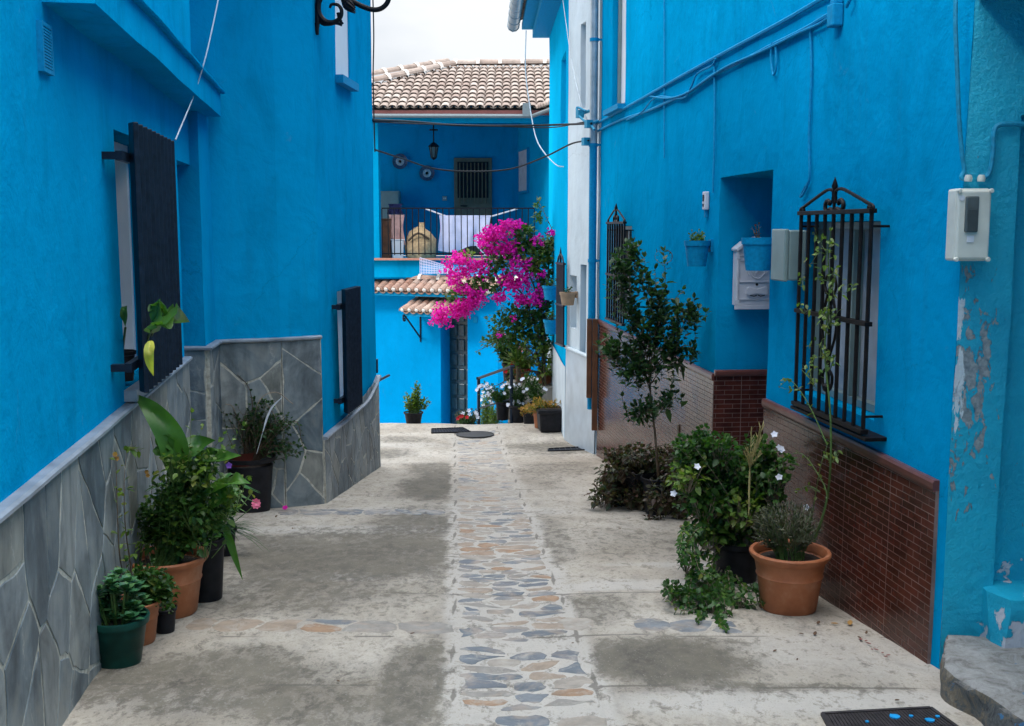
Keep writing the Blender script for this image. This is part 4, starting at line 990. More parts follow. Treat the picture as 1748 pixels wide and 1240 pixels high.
for k in (-1, 1): b.tube(spline([WP(F0, F1, m_+k*.12, zz, .06), WP(F0, F1, m_+k*.08, zz+.05, .06), WP(F0, F1, m_+k*.01, zz+.09, .06)], 4), .01, 6)
b.build('crest', M_navy, hf)
cz = zF(985, 600)
b = MB(); wall_grid(b, F0, F1, -.9, cz, (), .3, .012); o = b.build('tile_dado', M_greytile, wf); capstrip(o, dense(F0, F1, cz, cz), 1, mat=M_white, w=.03, h=.03)
he = thing('cyan_house', 'bright cyan house wall under a tiled eave at far right of the alley', 'house', (1.4, 13, gp(13)))
def sE(x, y=400): return S_of(F1, EE1, onW(x, y, F1, EE1))
def zE(x, y): return onW(x, y, F1, EE1).z
eup = (sE(966, 160), sE(958, 160), zE(962, 212), zE(962, 95), -.12); elow = (sE(958, 500), sE(950, 500), zE(954, 520), zE(954, 470), -.1)
ez1 = 4.5
b = MB(); wall_grid(b, F1, EE1, -1, ez1, [eup, elow]); wall_grid(b, EE1, (4, 15.0), -2, ez1)
slab_body(b, [(.82, 11.36), (5, 11.36), (5, 14.5), (.74, 14.5)], -2.0, ez1-.02)
we = b.build('wall', M_blue_c, he, smooth=True)
for w_ in (eup, elow):
    b = MB(); wbox(b, F1, EE1, w_[0]+.002, w_[1]-.002, w_[2]+.002, w_[3]-.002, w_[4]*.95, w_[4]*.6); b.build('window', M_pane, he)
b = MB(); wall_grid(b, F1, EE1, -1, .15, (), .3, .015); b.build('white_base', M_white, we)
# eave with tiles and gutter
def barrel(b, p, d, side, up, L_, r, n=6, flip=False, r2=None, th=.014):
    """half-pipe roof tile starting at p, running along d; returns nothing"""
    vs = []; r2 = r2 or r*.82
    for (t, rr) in ((0, r), (1, r2)):
        for k in range(n+1):
            a = math.pi*k/n; q = p+d*(L_*t)+side*(math.cos(a)*rr)+up*((math.sin(a)*rr) * (-1 if flip else 1)); vs.append(q)
    for (t, rr) in ((0, r-th), (1, r2-th)):
        for k in range(n+1):
            a = math.pi*k/n; q = p+d*(L_*t)+side*(math.cos(a)*rr)+up*((math.sin(a)*rr) * (-1 if flip else 1)); vs.append(q)
    m = n+1
    fs = [(k, k+1, m+k+1, m+k) for k in range(n)]+[(2*m+k+1, 2*m+k, 3*m+k, 3*m+k+1) for k in range(n)]+[(k+1, k, 2*m+k, 2*m+k+1) for k in range(n)]+[(m+k, m+k+1, 3*m+k+1, 3*m+k) for k in range(n)]
    b.add(vs, fs)
ed = (V(EE1)-V(F1)); el = ed.length; ed.normalize(); en = V((-ed.y, ed.x)); e3 = V((ed.x, ed.y, 0)); n3 = V((en.x, en.y, 0))
ez = 4.06
b = MB(); wbox(b, F1, EE1, .05, el+.05, ez+.02, ez+.12, .001, .22); wbox(b, F1, EE1, .05, el+.08, ez+.13, ez+.20, .001, .36); b.build('eave_soffit', M_blue_trim, he)
b = MB()
for i in range(19):
    p = V((*(V(F1)+ed*(.1+i*.175)+en*.46), ez+.20)); dr_ = (n3*-1+Zv*.45).normalized()
    for k in range(4): barrel(b, p+dr_*(.30*k), dr_, e3, dr_.cross(e3)*-1 if dr_.cross(e3).z < 0 else dr_.cross(e3), .36, .085)
b.build('roof', M_roof, he)
b = MB()
for i in range(9):
    s = .15+i*(el-.1)/8; p = V((*(V(F1)+ed*s+en*.47), ez+.20-.02*i/8))
    if i < 8: b.tube([p, V((*(V(F1)+ed*(s+(el-.1)/8)+en*.47), ez+.18))], .075, 10)
    b.tube([p-e3*.02, p+e3*.02], .085, 10)
b.build('gutter', M_galv, he, True)
# drainpipe at the corner
dp = thing('drainpipe', 'long vertical drainpipe at the corner between blue and white houses', 'drainpipe', (.735, 10.16, -.5))
b = MB(); xs_ = .748
b.tube([(xs_, 10.14, -.1), (xs_, 10.14, 2.35)], .036, 14); b.build('lower_pipe', M_blue_trim, dp, True)
b = MB(); b.tube([(xs_, 10.14, 2.351), (xs_, 10.14, 6.1)], .036, 14); b.build('upper_pipe', M_galv, dp, True)
b = MB()
for z in (.4, 1.3, 2.36, 3.3, 4.4): b.tube([(xs_, 10.14, z-.015), (xs_, 10.14, z+.015)], .042, 14); b.box((xs_+.04, 10.13, z), (.08, .012, .02))
b.build('pipe_clip', M_blue_trim, dp)

# ================================================================ FAR HOUSE (G) with roofed balcony
hg = thing('balcony_house', 'blue house across the end of the alley with tiled hip roof and covered balcony', 'house', (-1, 20, -2))
YG = 19.2
# upper storey
zf, ze = 1.05, 3.42                    # balcony floor, beam underside
bk = 22.2
b = MB()
wall_grid(b, (-5, bk), (.12, bk), zf, 3.9, (), .6); wall_grid(b, (.12, bk), (.75, YG-.2), zf, 3.9, (), .6)
xl = onY(640, 300, YG).x; xl2 = onY(652, 300, YG).x
b.box((xl-.6, YG+.15, (zf+ze)/2), (2*.6+(xl2-xl), .3, ze-zf)); b.box((-1.2, YG+.15, ze+.12), (7.0, .3, .20))
b.box((-1.6, YG+1.5, ze+.26), (6.8, 3.0, .04)); 
b.box((-1.6, YG+1.5, zf-.16), (6.6, 3.1, .30))
wup = b.build('upper_wall', M_blue, hg)
for k in range(len(wup.data.polygons)): pass
b = MB(); b.box((-1.55, YG-.075, zf+.012), (4.0, .13, .035)); b.build('floor_edge_tiles', plain('terracotta_edge', (.42, .19, .13), .6), hg)
# lower oblique wall with door recess
G0, G1 = (-3.4, 19.92), (-.245, 18.55)
gl = (V(G1)-V(G0)).length
def sG(x, y=600): return S_of(G0, G1, onW(x, y, G0, G1))
gd = (sG(752), sG(798), -2.0, .62, .42)
b = MB(); wall_grid(b, G0, G1, -2.2, zf-.1, [gd], .5); gdv = (V(G1)-V(G0)).normalized(); gn = V((-gdv.y, gdv.x))
G2 = V(G1)+gn*1.9; wall_grid(b, G1, (G2.x, G2.y), -2.2, zf-.1, (), .5); wall_grid(b, (G2.x, G2.y), (1.6, 20.2), -2.2, zf-.1, (), .5)
b.add([(-3.4, 19.92, zf-.1), (-.245, 18.55, zf-.1), (G2.x, G2.y, zf-.1), (-3.4, 21.5, zf-.1)], [(0, 1, 2, 3)], [(0, 0)]*4)
lw = b.build('lower_wall', M_blue_l, hg)
b = MB(); b.box((-1.2, YG-.005, zf-.19), (4.9, .01, .3)); b.build('balcony_fascia', M_blue_l, hg)
b = MB(); wbox(b, G0, G1, gd[0]+.003, gd[1]-.003, -2.0, .60, .36, .41); dg = b.build('door', plain('dark_green_door', (.010, .05, .075), .3, 0, .3, 20), hg, bevel=.003)
b = MB()
for i in range(9):
    for j in range(3):
        s0 = gd[0]+.04+(gd[1]-gd[0]-.08)*j/3; s1 = s0+(gd[1]-gd[0]-.08)/3-.03; z = -1.9+i*.265
        wbox(b, G0, G1, s0, s1, z, z+.21, .33, .358)
b.build('raised_panel', MATS['dark_green_door'], dg, bevel=.015)
b = MB(); wbox(b, G0, G1, gd[1]+.12, gd[1]+.20, -.02, .08, -.02, -.001); b.build('house_number_plate', M_blue_trim, hg)
# coping roof above lower wall + small canopy over the door
def tile_row(parent, name, A, B, z, depth, pitch, mat, spacing=.15, r=.075, rows=2):
    A_, d, n = frame(A, B); L_ = (V((B[0], B[1]))-A_).length; d3 = V((d.x, d.y, 0)); o3 = V((-n.x, -n.y, 0))
    up_d = (-o3*math.cos(pitch)+Zv*math.sin(pitch)); upn = (o3*math.sin(pitch)+Zv*math.cos(pitch)); k = int(L_/spacing)
    b = MB(); c = MB()
    for i in range(k+1):
        p = V((A_.x, A_.y, z))+d3*(i*L_/k)+o3*depth
        for q in range(rows):
            t = depth/math.cos(pitch)/rows; barrel(b, p+up_d*(t*q*.98)+upn*.02, up_d, d3, upn, t*1.12, r)
            if i < k: barrel(b, p+d3*(L_/k/2)+up_d*(t*q*.98)+upn*.03, up_d, d3, upn, t*1.1, r*.9, flip=True)
        c.ball(p+upn*(.02+r*.35)+up_d*.02, r*.62, 5)
    t = b.build(name, mat, parent); c.build('mortar_fill', M_lime, t, True)
    rb = MB(); k2 = int(L_/.36)
    for i in range(k2+1):
        p = V((A_.x, A_.y, z))+d3*(i*L_/k2)+up_d*0+Zv*(math.sin(pitch)*depth/math.cos(pitch)+.05); barrel(rb, p, d3, o3, Zv, .38, .085)
        c2 = 0
    rb.build('ridge_tile', mat, t)
    rc = MB()
    for i in range(k2+2):
        p = V((A_.x, A_.y, z))+d3*(i*L_/k2-.0)+Zv*(math.sin(pitch)*depth/math.cos(pitch)+.05); barrel(rc, p-d3*.03, d3, o3, Zv, .06, .10, r2=.10)
    rc.build('ridge_mortar', M_lime, t)
    pl = MB(); wbox(pl, A, B, 0, L_, z-.07, z-.01, -depth+.04, .1); pl.build('soffit', M_blue_trim, t); return t
tile_row(hg, 'coping_roof', (-3.3, 19.86), onY(850, 480, 18.6).xy[:], .50, .40, R(22), M_roof2)
ca, cb = onW(716, 520, G0, G1), onW(800, 520, G0, G1)
tile_row(hg, 'door_canopy', (ca.x, ca.y), (cb.x, cb.y), .17, .62, R(16), M_roof2, .13, .066, 2)
b = MB(); A_, d, n = frame(G0, G1); s = S_of(G0, G1, ca)+.02
P = lambda o, z: WP(G0, G1, s, z, -o)
b.tube([P(.01, -.33), P(.55, .09)], .016, 6); b.tube(spline([P(.55, .09), P(.62, .12), P(.62, .03), P(.56, .02), P(.58, .07)], 5), .014, 6); b.tube([P(.01, .10), P(.6, .10)], .014, 6); b.tube([P(.01, -.4), P(.01, .10)], .016, 6)
b.build('canopy_bracket', M_navy, hg, True)
# hip roof
def roof_plane():
    rz, ry, rx = onY(800, 106, 22.0).z-.10, 22.0, onY(778, 100, 22.0).x; z0 = 3.63; y0 = YG-.25
    pitch = math.atan2(rz-z0, ry-y0); upd = V((0, math.cos(pitch), math.sin(pitch))); upn = V((0, -math.sin(pitch), math.cos(pitch))); Ls = (ry-y0)/math.cos(pitch)
    b = MB(); rows = 11; t = Ls/rows; dx = .15
    nx = 46
    for i in range(nx):
        x = -4.3+i*dx
        for q in range(rows):
            yy = y0+q*t*math.cos(pitch)
            lim = rx-(ry-yy)*1.0
            if x < lim: continue
            p = V((x+random.uniform(-.006, .006), y0, z0))+upd*(q*t+random.uniform(-.012, .012))+upn*.028
            dn = (upd-upn*.085).normalized()
            barrel(b, p, dn, V((1, 0, 0)), upn*.62, t*1.18, .072, 6, r2=.066)
            barrel(b, p+V((dx/2, 0, 0))+upn*.008, dn, V((1, 0, 0)), upn*.45, t*1.16, .060, 4, flip=True)
    return b, rx, ry, rz, z0, y0, upd, upn
b, rx, ry, rz, z0r, y0r, upd, upn = roof_plane(); rf = b.build('roof', M_roof, hg)
b = MB(); b.add([(-4.4+.1, y0r+.05, z0r-.02), (2.4, y0r+.05, z0r-.02), (2.4, ry, rz-.02), (rx, ry, rz-.02)], [(0, 1, 2, 3)]); b.add([(-4.4, y0r+.05, z0r-.02), (rx, ry, rz-.02), (-4.4, ry+3, z0r-.02)], [(0, 1, 2)]); b.add([(rx, ry, rz-.02), (2.4, ry, rz-.02), (2.4, ry+3, z0r), (-4.4, ry+3, z0r-.02)], [(0, 1, 2, 3)])
b.add([(2.4, y0r+.05, z0r-.02), (2.4, ry+3, z0r), (2.4, ry, rz-.02)], [(0, 1, 2)])
b.build('roof_deck', M_roof, rf)
b = MB(); c = MB()
def ridge(a, e, r=.10, off=.05):
    d = (e-a); L_ = d.length; d.normalize(); sd_ = d.cross(Zv).normalized(); up = sd_.cross(d); k = int(L_/.42)
    for i in range(k):
        p = a+d*(L_*i/k)+up*off; barrel(b, p, d, sd_, up, L_/k*1.05, r, 7, r2=r*.9); barrel(c, p-d*.035, d, sd_, up, .07, r*1.1, 7, r2=r*1.12)
cn = V((rx-(ry-y0r), y0r, z0r+.02)); rp = V((rx, ry, rz))
ridge(cn, rp); ridge(rp, V((2.4, ry, rz+.02))); ridge(cn+V((-.35, .45, .20)), rp+V((-.2, .6, .12)))
b.build('ridge_tile', M_roof, rf); c.build('ridge_mortar', M_lime, rf)
b = MB(); b.box((-1.0, y0r+.07, z0r-.06), (6.6, .10, .075)); b.build('eave_board', plain('red_board', (.16, .045, .04), .6), rf)
b = MB(); b.tube([(-4.0, y0r-.03, z0r-.115), (.35, y0r-.03, z0r-.125)], .035, 8); b.tube([(.35, y0r-.03, z0r-.125), (.75, y0r-.9, z0r-.06)], .035, 8); b.box((.25, y0r-.02, z0r-.02), (.14, .10, .22)); b.build('gutter', plain('weathered_zinc', (.14, .18, .20), .5, .2), rf)
# wing of the same roof coming forward on the right
b = MB()
for i in range(8):
    y = y0r-.95+i*.14; p = V((.42+.04*(7-i)-.0, y, z0r)); dr_ = V((1, .0, .35)).normalized()
    for k in range(4): barrel(b, p+dr_*(.3*k), dr_, V((0, 1, 0)), V((-.33, 0, .94)), .34, .075)
b.build('side_roof', M_roof, rf)
# balcony door, window, lantern, plates
def yb(x, y, Y=bk-.03): return onY(x, y, Y)
d0, d1 = yb(775, 270), yb(840, 358); 
b = MB(); b.box(((d0.x+d1.x)/2, bk-.05, (d0.z+zf)/2), (d1.x-d0.x, .08, d0.z-zf)); bdoor = b.build('balcony_door', plain('olive_brown_door', (.11, .10, .065), .5, 0, .2, 10), hg, bevel=.006)
b = MB(); b.box(((d0.x+d1.x)/2, bk-.10, (d0.z+.08*0+yb(800, 345).z)/2), (d1.x-d0.x-.14, .02, d0.z-yb(800, 345).z-.16)); dp_ = b.build('door_pane', M_dark, bdoor)
b = MB()
for i in range(8): x = d0.x+.12+(d1.x-d0.x-.24)*i/7; b.tube([(x, bk-.13, yb(800, 348).z), (x, bk-.13, d0.z-.1)], .012, 6)
b.build('door_bar', MATS['olive_brown_door'], bdoor)
b = MB(); b.box((d0.x+.2, bk-.12, yb(800, 352).z), (.14, .03, .03)); b.build('handle', M_black, bdoor)
lnx = onY(740, 222, 20.6)
lt = thing('hanging_lantern', 'black wrought iron lantern hanging from the balcony ceiling', 'lantern', lnx)
b = MB(); b.tube([(lnx.x, 20.6, ze+.24), (lnx.x, 20.6, onY(740, 245, 20.6).z)], .012, 6); b.lathe([(.08, .0), (.08, .02), (.001, .03)], (lnx.x, 20.6, onY(740, 223, 20.6).z), 10); b.build('rod', M_black, lt)
zt2 = onY(740, 245, 20.6).z; zb2 = onY(740, 270, 20.6).z
b = MB(); b.lathe([(.001, .03), (.05, .0), (.10, -.05), (.11, -.06), (.09, -.065), (.001, -.065)], (lnx.x, 20.6, zt2), 6); b.lathe([(.001, -.04), (.03, -.02), (.055, 0), (.04, .01), (.001, .01)], (lnx.x, 20.6, zb2), 6)
for k in range(6): a = k*math.pi/3; b.tube([(lnx.x+.085*math.cos(a), 20.6+.085*math.sin(a), zt2-.06), (lnx.x+.05*math.cos(a), 20.6+.05*math.sin(a), zb2)], .008, 5)
b.build('frame', M_black, lt); b = MB(); b.lathe([(.078, zt2-.07-zb2), (.045, .012)], (lnx.x, 20.6, zb2), 6); b.build('glass', M_smoke, lt)
for (x, y, lab) in ((683, 276, 'left of the two round wall plates, higher up'), (729, 296, 'round painted wall plate nearer the balcony door, lower')):
    p = yb(x, y, bk-.05); pt = thing('wall_plate', lab, 'plate', p, 'ceramic plates on the balcony wall'); 
    b = MB(); b.lathe([(.001, .0), (.10, .0), (.15, .03), (.155, .035), (.10, .02), (.001, .02)], p, 24, Matrix.Rotation(R(90), 3, 'X')); b.build('dish', M_ceram, pt, True)
    b = MB(); b.lathe([(.03, .022), (.06, .024), (.085, .022)], p, 20, Matrix.Rotation(R(90), 3, 'X')); b.build('painted_ring', M_galv, pt)
b = MB(); p = yb(759, 339); b.box((p.x, bk-.03, p.z), (.09, .02, .09)); sw = tag(b.build('light_switch', M_greyplastic, bevel=.003), 'small pale switch plate left of the balcony door', 'switch')
b = MB(); b.box((p.x-.015, bk-.0405, p.z), (.02, .006, .03)); b.box((p.x+.015, bk-.0405, p.z), (.02, .006, .03)); b.build('rocker', M_pane, sw)
wa, wb2 = onW(888, 260, (.12, bk), (.75, YG-.2)), onW(903, 325, (.12, bk), (.75, YG-.2))
SA, SB = (.12, bk), (.75, YG-.2)
b = MB(); s0, s1 = sorted((S_of(SA, SB, wa), S_of(SA, SB, wb2))); wbox(b, SA, SB, s0, s1, wb2.z, wa.z, -.03, -.004); pn = b.build('side_window', M_curtain, hg)
b = MB()
for q in ((s0-.03, s0, wb2.z-.03, wa.z+.03), (s1, s1+.03, wb2.z-.03, wa.z+.03), (s0, s1, wa.z, wa.z+.03), (s0-.05, s1+.05, wb2.z-.05, wb2.z)): wbox(b, SA, SB, *q, -.05, -.003)
b.build('window_frame', M_blue_trim, pn)
# railing
rx0, rx1 = onY(653, 440, YG-.05).x, onY(912, 440, YG-.05).x; zr0, zr1 = onY(780, 436, YG-.05).z, onY(780, 357, YG-.05).z
b = MB(); nb = 25
for i in range(nb+1): x = rx0+(rx1-rx0)*i/nb; b.box((x, YG-.05, (zr0+zr1)/2), (.016, .016, zr1-zr0))
rl = b.build('balcony_bars', M_iron, hg)
b = MB(); b.box(((rx0+rx1)/2, YG-.05, zr1+.012), (rx1-rx0, .04, .022)); b.box(((rx0+rx1)/2, YG-.05, zr0+.03), (rx1-rx0, .03, .02)); b.build('handrail', M_iron, rl)
# ---- things on the balcony
def cloth(name, mat, parent, x0, x1, y, z1, z0, wav=.04, nseg=26):
    b = MB(); vs = []; m = 10
    for side in (0, 1):
        for j in range(m+1):
            for i in range(nseg+1):
                t = i/nseg; u = j/m; x = x0+(x1-x0)*t; z = z1+(z0(t)-z1)*u
                vs.append((x+.02*math.sin(u*5+t*9), y+wav*math.sin(t*19)*u+.02*noise.noise(V((t*6, u*4, 0)))+side*.006, z))
    a = (nseg+1); tot = a*(m+1)
    fs = [(j*a+i, j*a+i+1, (j+1)*a+i+1, (j+1)*a+i) for j in range(m) for i in range(nseg)]; fs += [tuple(tot+k for k in reversed(f)) for f in fs]
    ed_ = [(i, i+1) for i in range(nseg)]+[(m*a+i+1, m*a+i) for i in range(nseg)]+[(j*a+a+0, j*a) for j in range(m)]+[(j*a+nseg, j*a+a+nseg) for j in range(m)]
    fs += [(q, p_, tot+p_, tot+q) for p_, q in ed_]
    b.add(vs, fs); return b.build(name, mat, parent, True)
YR = YG+.55
rk = thing('drying_rack', 'white folding clothes airer standing on the balcony', 'clothes airer', (onY(790, 430, YR).x, YR, zf))
b = MB(); q = lambda x, y, dy=0: onY(x, y, YR+dy)
b.tube([q(727, 357), q(763, 370)], .014, 6); b.tube([q(727, 357, .4), q(763, 370, .4)], .014, 6); b.tube([q(838, 370), q(883, 357)], .014, 6); b.tube([q(838, 370, .4), q(883, 357, .4)], .014, 6)
b.tube([q(763, 370), q(838, 370)], .014, 6); b.tube([q(763, 370, .4), q(838, 370, .4)], .014, 6)
for t in range(5): b.tube([q(727+9*t, 357+3.2*t), q(727+9*t, 357+3.2*t, .4)], .007, 5); b.tube([q(838+11*t, 370-3.2*t), q(838+11*t, 370-3.2*t, .4)], .007, 5)
b.build('wire_shelf', M_pane, rk)
b = MB()
for dy in (0, .4):
    a_ = q(768, 372, dy); c_2 = q(834, 372, dy); b.tube([a_, (c_2.x, YR+dy, zf+.0)], .012, 6); b.tube([c_2, (a_.x, YR+dy, zf+.0)], .012, 6)
b.build('leg', M_pane, rk)
o = cloth('hanging_sheet', M_fabric, None, onY(750, 400, YR-.03).x, onY(837, 400, YR-.03).x, YR-.05, onY(790, 368, YR).z, lambda t: onY(790, 428-6*t+4*math.sin(t*7), YR).z)
tag(o, 'large white sheet hung over the airer behind the railing', 'sheet')
o = cloth('hanging_cloth', M_pink, None, onY(664, 400, YR-.1).x, onY(690, 400, YR-.1).x, YR-.1, onY(790, 367, YR).z, lambda t: onY(790, 405+14*t, YR).z, .02, 12)
tag(o, 'mauve pink cloth draped at the left of the balcony', 'cloth')
o = cloth('hanging_cloth', plain('dark_blue_cloth', (.01, .015, .08), .8), None, onY(662, 400, YR).x, onY(686, 400, YR).x, YR+.1, onY(790, 348, YR).z, lambda t: onY(790, 366, YR).z, .01, 8)
tag(o, 'dark navy folded cloth above the pink cloth', 'cloth')
b = MB(); p = onY(718, 415, YR)
b.lathe([(.20, 0), (.27, .05), (.29, .2), (.26, .36), (.20, .48), (.10, .56), (.05, .60), (.04, .66)], (p.x, YR, zf), 22); b.v = [tuple(V(v)+noise.noise_vector(V(v)*5)*.05) for v in b.v]
sk = tag(b.build('sack', M_jute, None, True), 'bulging brown jute sack slumped behind the railing', 'sack')
b = MB(); b.tube(spline([(p.x-.2, YR-.24, zf+.33), (p.x-.02, YR-.30, zf+.46), (p.x+.18, YR-.24, zf+.36)], 5), .02, 6); b.build('handle', M_twig, sk, True)
b = MB(); p = onY(655, 415, YR); b.box((p.x+.06, YR-.02, zf+.35), (.16, .3, .7)); ct = tag(b.build('storage_chest', M_wood, bevel=.01), 'narrow brown wooden chest in the left corner of the balcony', 'chest')
b = MB(); b.box((p.x+.06, YR-.02, zf+.712), (.19, .33, .022)); b.build('lid', M_wood, ct, bevel=.004)
b = MB(); p = onY(680, 425, YR); b.box((p.x, YR-.15, zf+.17), (.22, .2, .34), .2, taper=.85); bk_ = tag(b.build('bucket_box', M_pane, bevel=.02), 'white plastic tub on the balcony floor beside the sack', 'tub')
b = MB(); b.box((p.x, YR-.15, zf+.345), (.24, .22, .02), .2); b.build('rim', M_pane, bk_, bevel=.006)
b = MB(); p = onY(665, 340, bk-.3); b.box((p.x, bk-.3, p.z-.3), (.42, .4, .9)); cab = tag(b.build('cabinet', M_greyplastic, bevel=.01), 'pale cupboard against the back wall of the balcony', 'cabinet')
b = MB(); b.box((p.x+.0, bk-.505, p.z-.3), (.38, .01, .84)); b.build('door', M_greyplastic, cab, bevel=.004)
# crocheted net hanging over the coping
b = MB(); xa, xb = onY(717, 445, 18.9).x, onY(775, 445, 18.9).x; za = lambda t: onY(717, 440+18*t, 18.9).z; zb3 = onY(717, 466, 18.9).z
for i in range(22): t = i/21; x = xa+(xb-xa)*t; b.tube([(x, 18.9, za(t)), (x, 18.88, zb3-.02)], .008, 4)
for j in range(6): b.tube([(xa+(xb-xa)*t_, 18.89, zb3+(za(t_)-zb3)*j/5) for t_ in [k/12 for k in range(13)]], .008, 4)
tag(b.build('netting', M_fabric), 'white string netting stretched above the tiled coping', 'netting')
# ================================================================ overhead cables
def air_cable(label, pts, r, mat, grp='cables strung across the alley'):
    b = MB(); b.tube(spline(pts, 7), r, 6); return tag(b.build('overhead_cable', mat, None, True), label, 'cable', grp)
air_cable('upper thick black cable strung across the alley under the far eave', [onY(636, 205, 9.3), onY(700, 208, 10.2), onY(780, 214, 11), onY(880, 215, 11), onY(960, 213, 10.7), onY(1010, 211, 10.05)], .011, M_cable)
air_cable('thin black cable just beneath the upper one', [onY(636, 208, 9.35), onY(720, 212, 10.3), onY(850, 216, 11), onY(940, 218, 11.1), onY(1000, 208, 10.2)], .006, M_cable)
air_cable('lower sagging black cable crossing the alley in front of the balcony', [onY(640, 256, 9.4), onY(690, 272, 10.2), onY(740, 288, 11), onY(800, 293, 11.2), onY(870, 289, 11.2), onY(930, 268, 10.9), onY(975, 246, 10.5), onY(1005, 240, 10.1)], .009, M_cable)
air_cable('thin pale wire looping down in front of the right eave', [onY(898, 52, 12.5), onY(897, 120, 12.5), onY(905, 185, 12.3), onY(915, 235, 12), onY(930, 262, 11.5), onY(950, 282, 11.3), onY(962, 285, 11.25)], .006, M_cablew)
air_cable('fine grey wire slanting down the white house', [onY(958, -20, 11.5), onY(975, 100, 11.1), onY(990, 170, 10.7), onY(1002, 205, 10.3)], .004, M_galv)
a_ = WP(A0, A1, gs1-.03, 2.02, -.13)
air_cable('thin pale string rising from the left window grille to the sky', [a_, onY(330, 165, 5.9), onY(349, 105, 5.95), onY(362, 50, 6.0), onY(374, -10, 6.05), onY(380, -60, 6.1)], .0035, M_cablew)
air_cable('white cord running down the left house corner', [onY(636, -20, 9.32), onY(638, 60, 9.33), onY(637, 140, 9.35), onY(640, 260, 9.38)], .006, M_cable)
b = MB()
for p in (onY(990, 195, 10.35), onY(1005, 212, 10.1), onY(1000, 242, 10.15)):
    b.box(p, (.06, .07, .07), .3); b.tube([p, p+V((.09, .02, .03))], .015, 6)
b.tube(spline([onY(1000, 190, 10.3), onY(985, 184, 10.4), onY(990, 200, 10.3), onY(1008, 214, 10.08), onY(1015, 222, 10.0)], 5), .012, 6)
tag(b.build('cable_bracket', M_teal_trim), 'teal painted cable bracket cluster beside the drainpipe', 'bracket')
# ================================================================ floor ironwork
def floor_grate(label, corners, nbar, mat, along=True, mode='bars'):
    P = [onG(*c) for c in corners]; cen = sum(P, V((0, 0, 0)))/4
    t = thing('drain_grate', label, 'grate', cen)
    fr_ = MB(); up = V((0, 0, .004))
    for i in range(4): a, c = P[i]+up, P[(i+1) % 4]+up; fr_.tube([a, c], .009, 4)
    fr_.build('frame', mat, t)
    b = MB()
    for i in range(1, nbar):
        u = i/nbar
        a = P[0]+(P[1]-P[0])*u; c = P[3]+(P[2]-P[3])*u; b.tube([a+up*.7, c+up*.7], .006, 4)
    b.build('bar', mat, t)
    b = MB(); b.add([p+V((0, 0, .0015)) for p in P], [(0, 1, 2, 3)]); b.build('dark_gap', M_dark, t); return t
floor_grate('small black drain grate at the crest of the alley', [(737, 740), (803, 738), (790, 731), (737, 733)], 13, M_black)
floor_grate('narrow grey drain slot beside the white house', [(936, 771), (998, 769), (992, 764), (936, 767)], 6, M_black)
gr_ = floor_grate('dark rusty floor grate splashed with blue paint at the bottom right', [(1425, 1262), (1640, 1250), (1588, 1212), (1404, 1222)], 34, plain('rusty_grate', (.035, .028, .028), .6, .3, .5, 30, .6))
b = MB()
for (x, y, r) in ((1527, 1229, .014), (1587, 1235, .012), (1555, 1228, .006), (1480, 1238, .005), (1600, 1229, .006)):
    p = onG(x, y)+V((0, 0, .012)); k = 12
    vs = [p+V((math.cos(a)*r*(1+.35*random.random()), math.sin(a)*r*(.9+.4*random.random()), 0)) for a in [2*math.pi*i/k for i in range(k)]]
    b.add(vs+[v-V((0, 0, .004)) for v in vs], [tuple(range(k)), tuple(range(2*k-1, k-1, -1))]+[(i, k+i, k+(i+1) % k, (i+1) % k) for i in range(k)])
b.build('paint_splash', plain('blue_paint_spill', (.01, .28, .6), .4), gr_)
def manhole(label, px, py, r, mat):
    p = onG(px, py); t = thing('manhole_cover', label, 'manhole cover', p)
    b = MB(); sl = math.atan2(gp(p.y+.1)-gp(p.y-.1), .2); M = Matrix.Rotation(sl, 3, 'X')
    b.lathe([(.0001, .004), (r*.92, .004), (r*.92, .001)], p, 36, M); b.build('lid', mat, t)
    b = MB(); b.lathe([(r*.94, -.002), (r*.94, .006), (r, .006), (r, -.002)], p, 36, M); b.build('ring', mat, t)
manhole('round iron manhole cover near the crest of the alley', 811, 742, .21, plain('worn_iron', (.05, .05, .048), .6, .3))
manhole('rusty round water cover half under the dark bush', 1185, 901, .09, plain('rust_lid', (.18, .10, .06), .7))
# handrail at the steps
hr = thing('stair_handrail', 'grey metal handrail going down the steps at the alley crest', 'handrail', onY(845, 720, 13.3))
b = MB(); p1, p2 = onY(817, 646, 14.0), onY(873, 626, 13.0)
b.tube([p1-V((.03, 0, 0)), p1, p2, p2+V((.04, 0, .005))], .02, 6); b.tube([onY(818, 697, 14.0), onY(871, 682, 13.0)], .012, 6); b.build('rail', M_navy, hr)
b = MB(); b.tube([p1, (p1.x, p1.y, -1.75)], .022, 6); hp = b.build('post', M_navy, hr)
b = MB(); b.tube([p2, (p2.x, p2.y, -.80)], .022, 6); b.build('post', M_navy, hr)
# lamp-like small stub on the corner of B
b = MB(); b.tube([onY(641, 652, 9.45), onY(646, 650, 9.5), onY(664, 641, 9.9)], .012, 6); b.box(onY(642, 625, 9.42), (.03, .05, .12)); tag(b.build('wall_hook', M_navy), 'small dark metal hook at the far end of the left corner wall', 'hook')
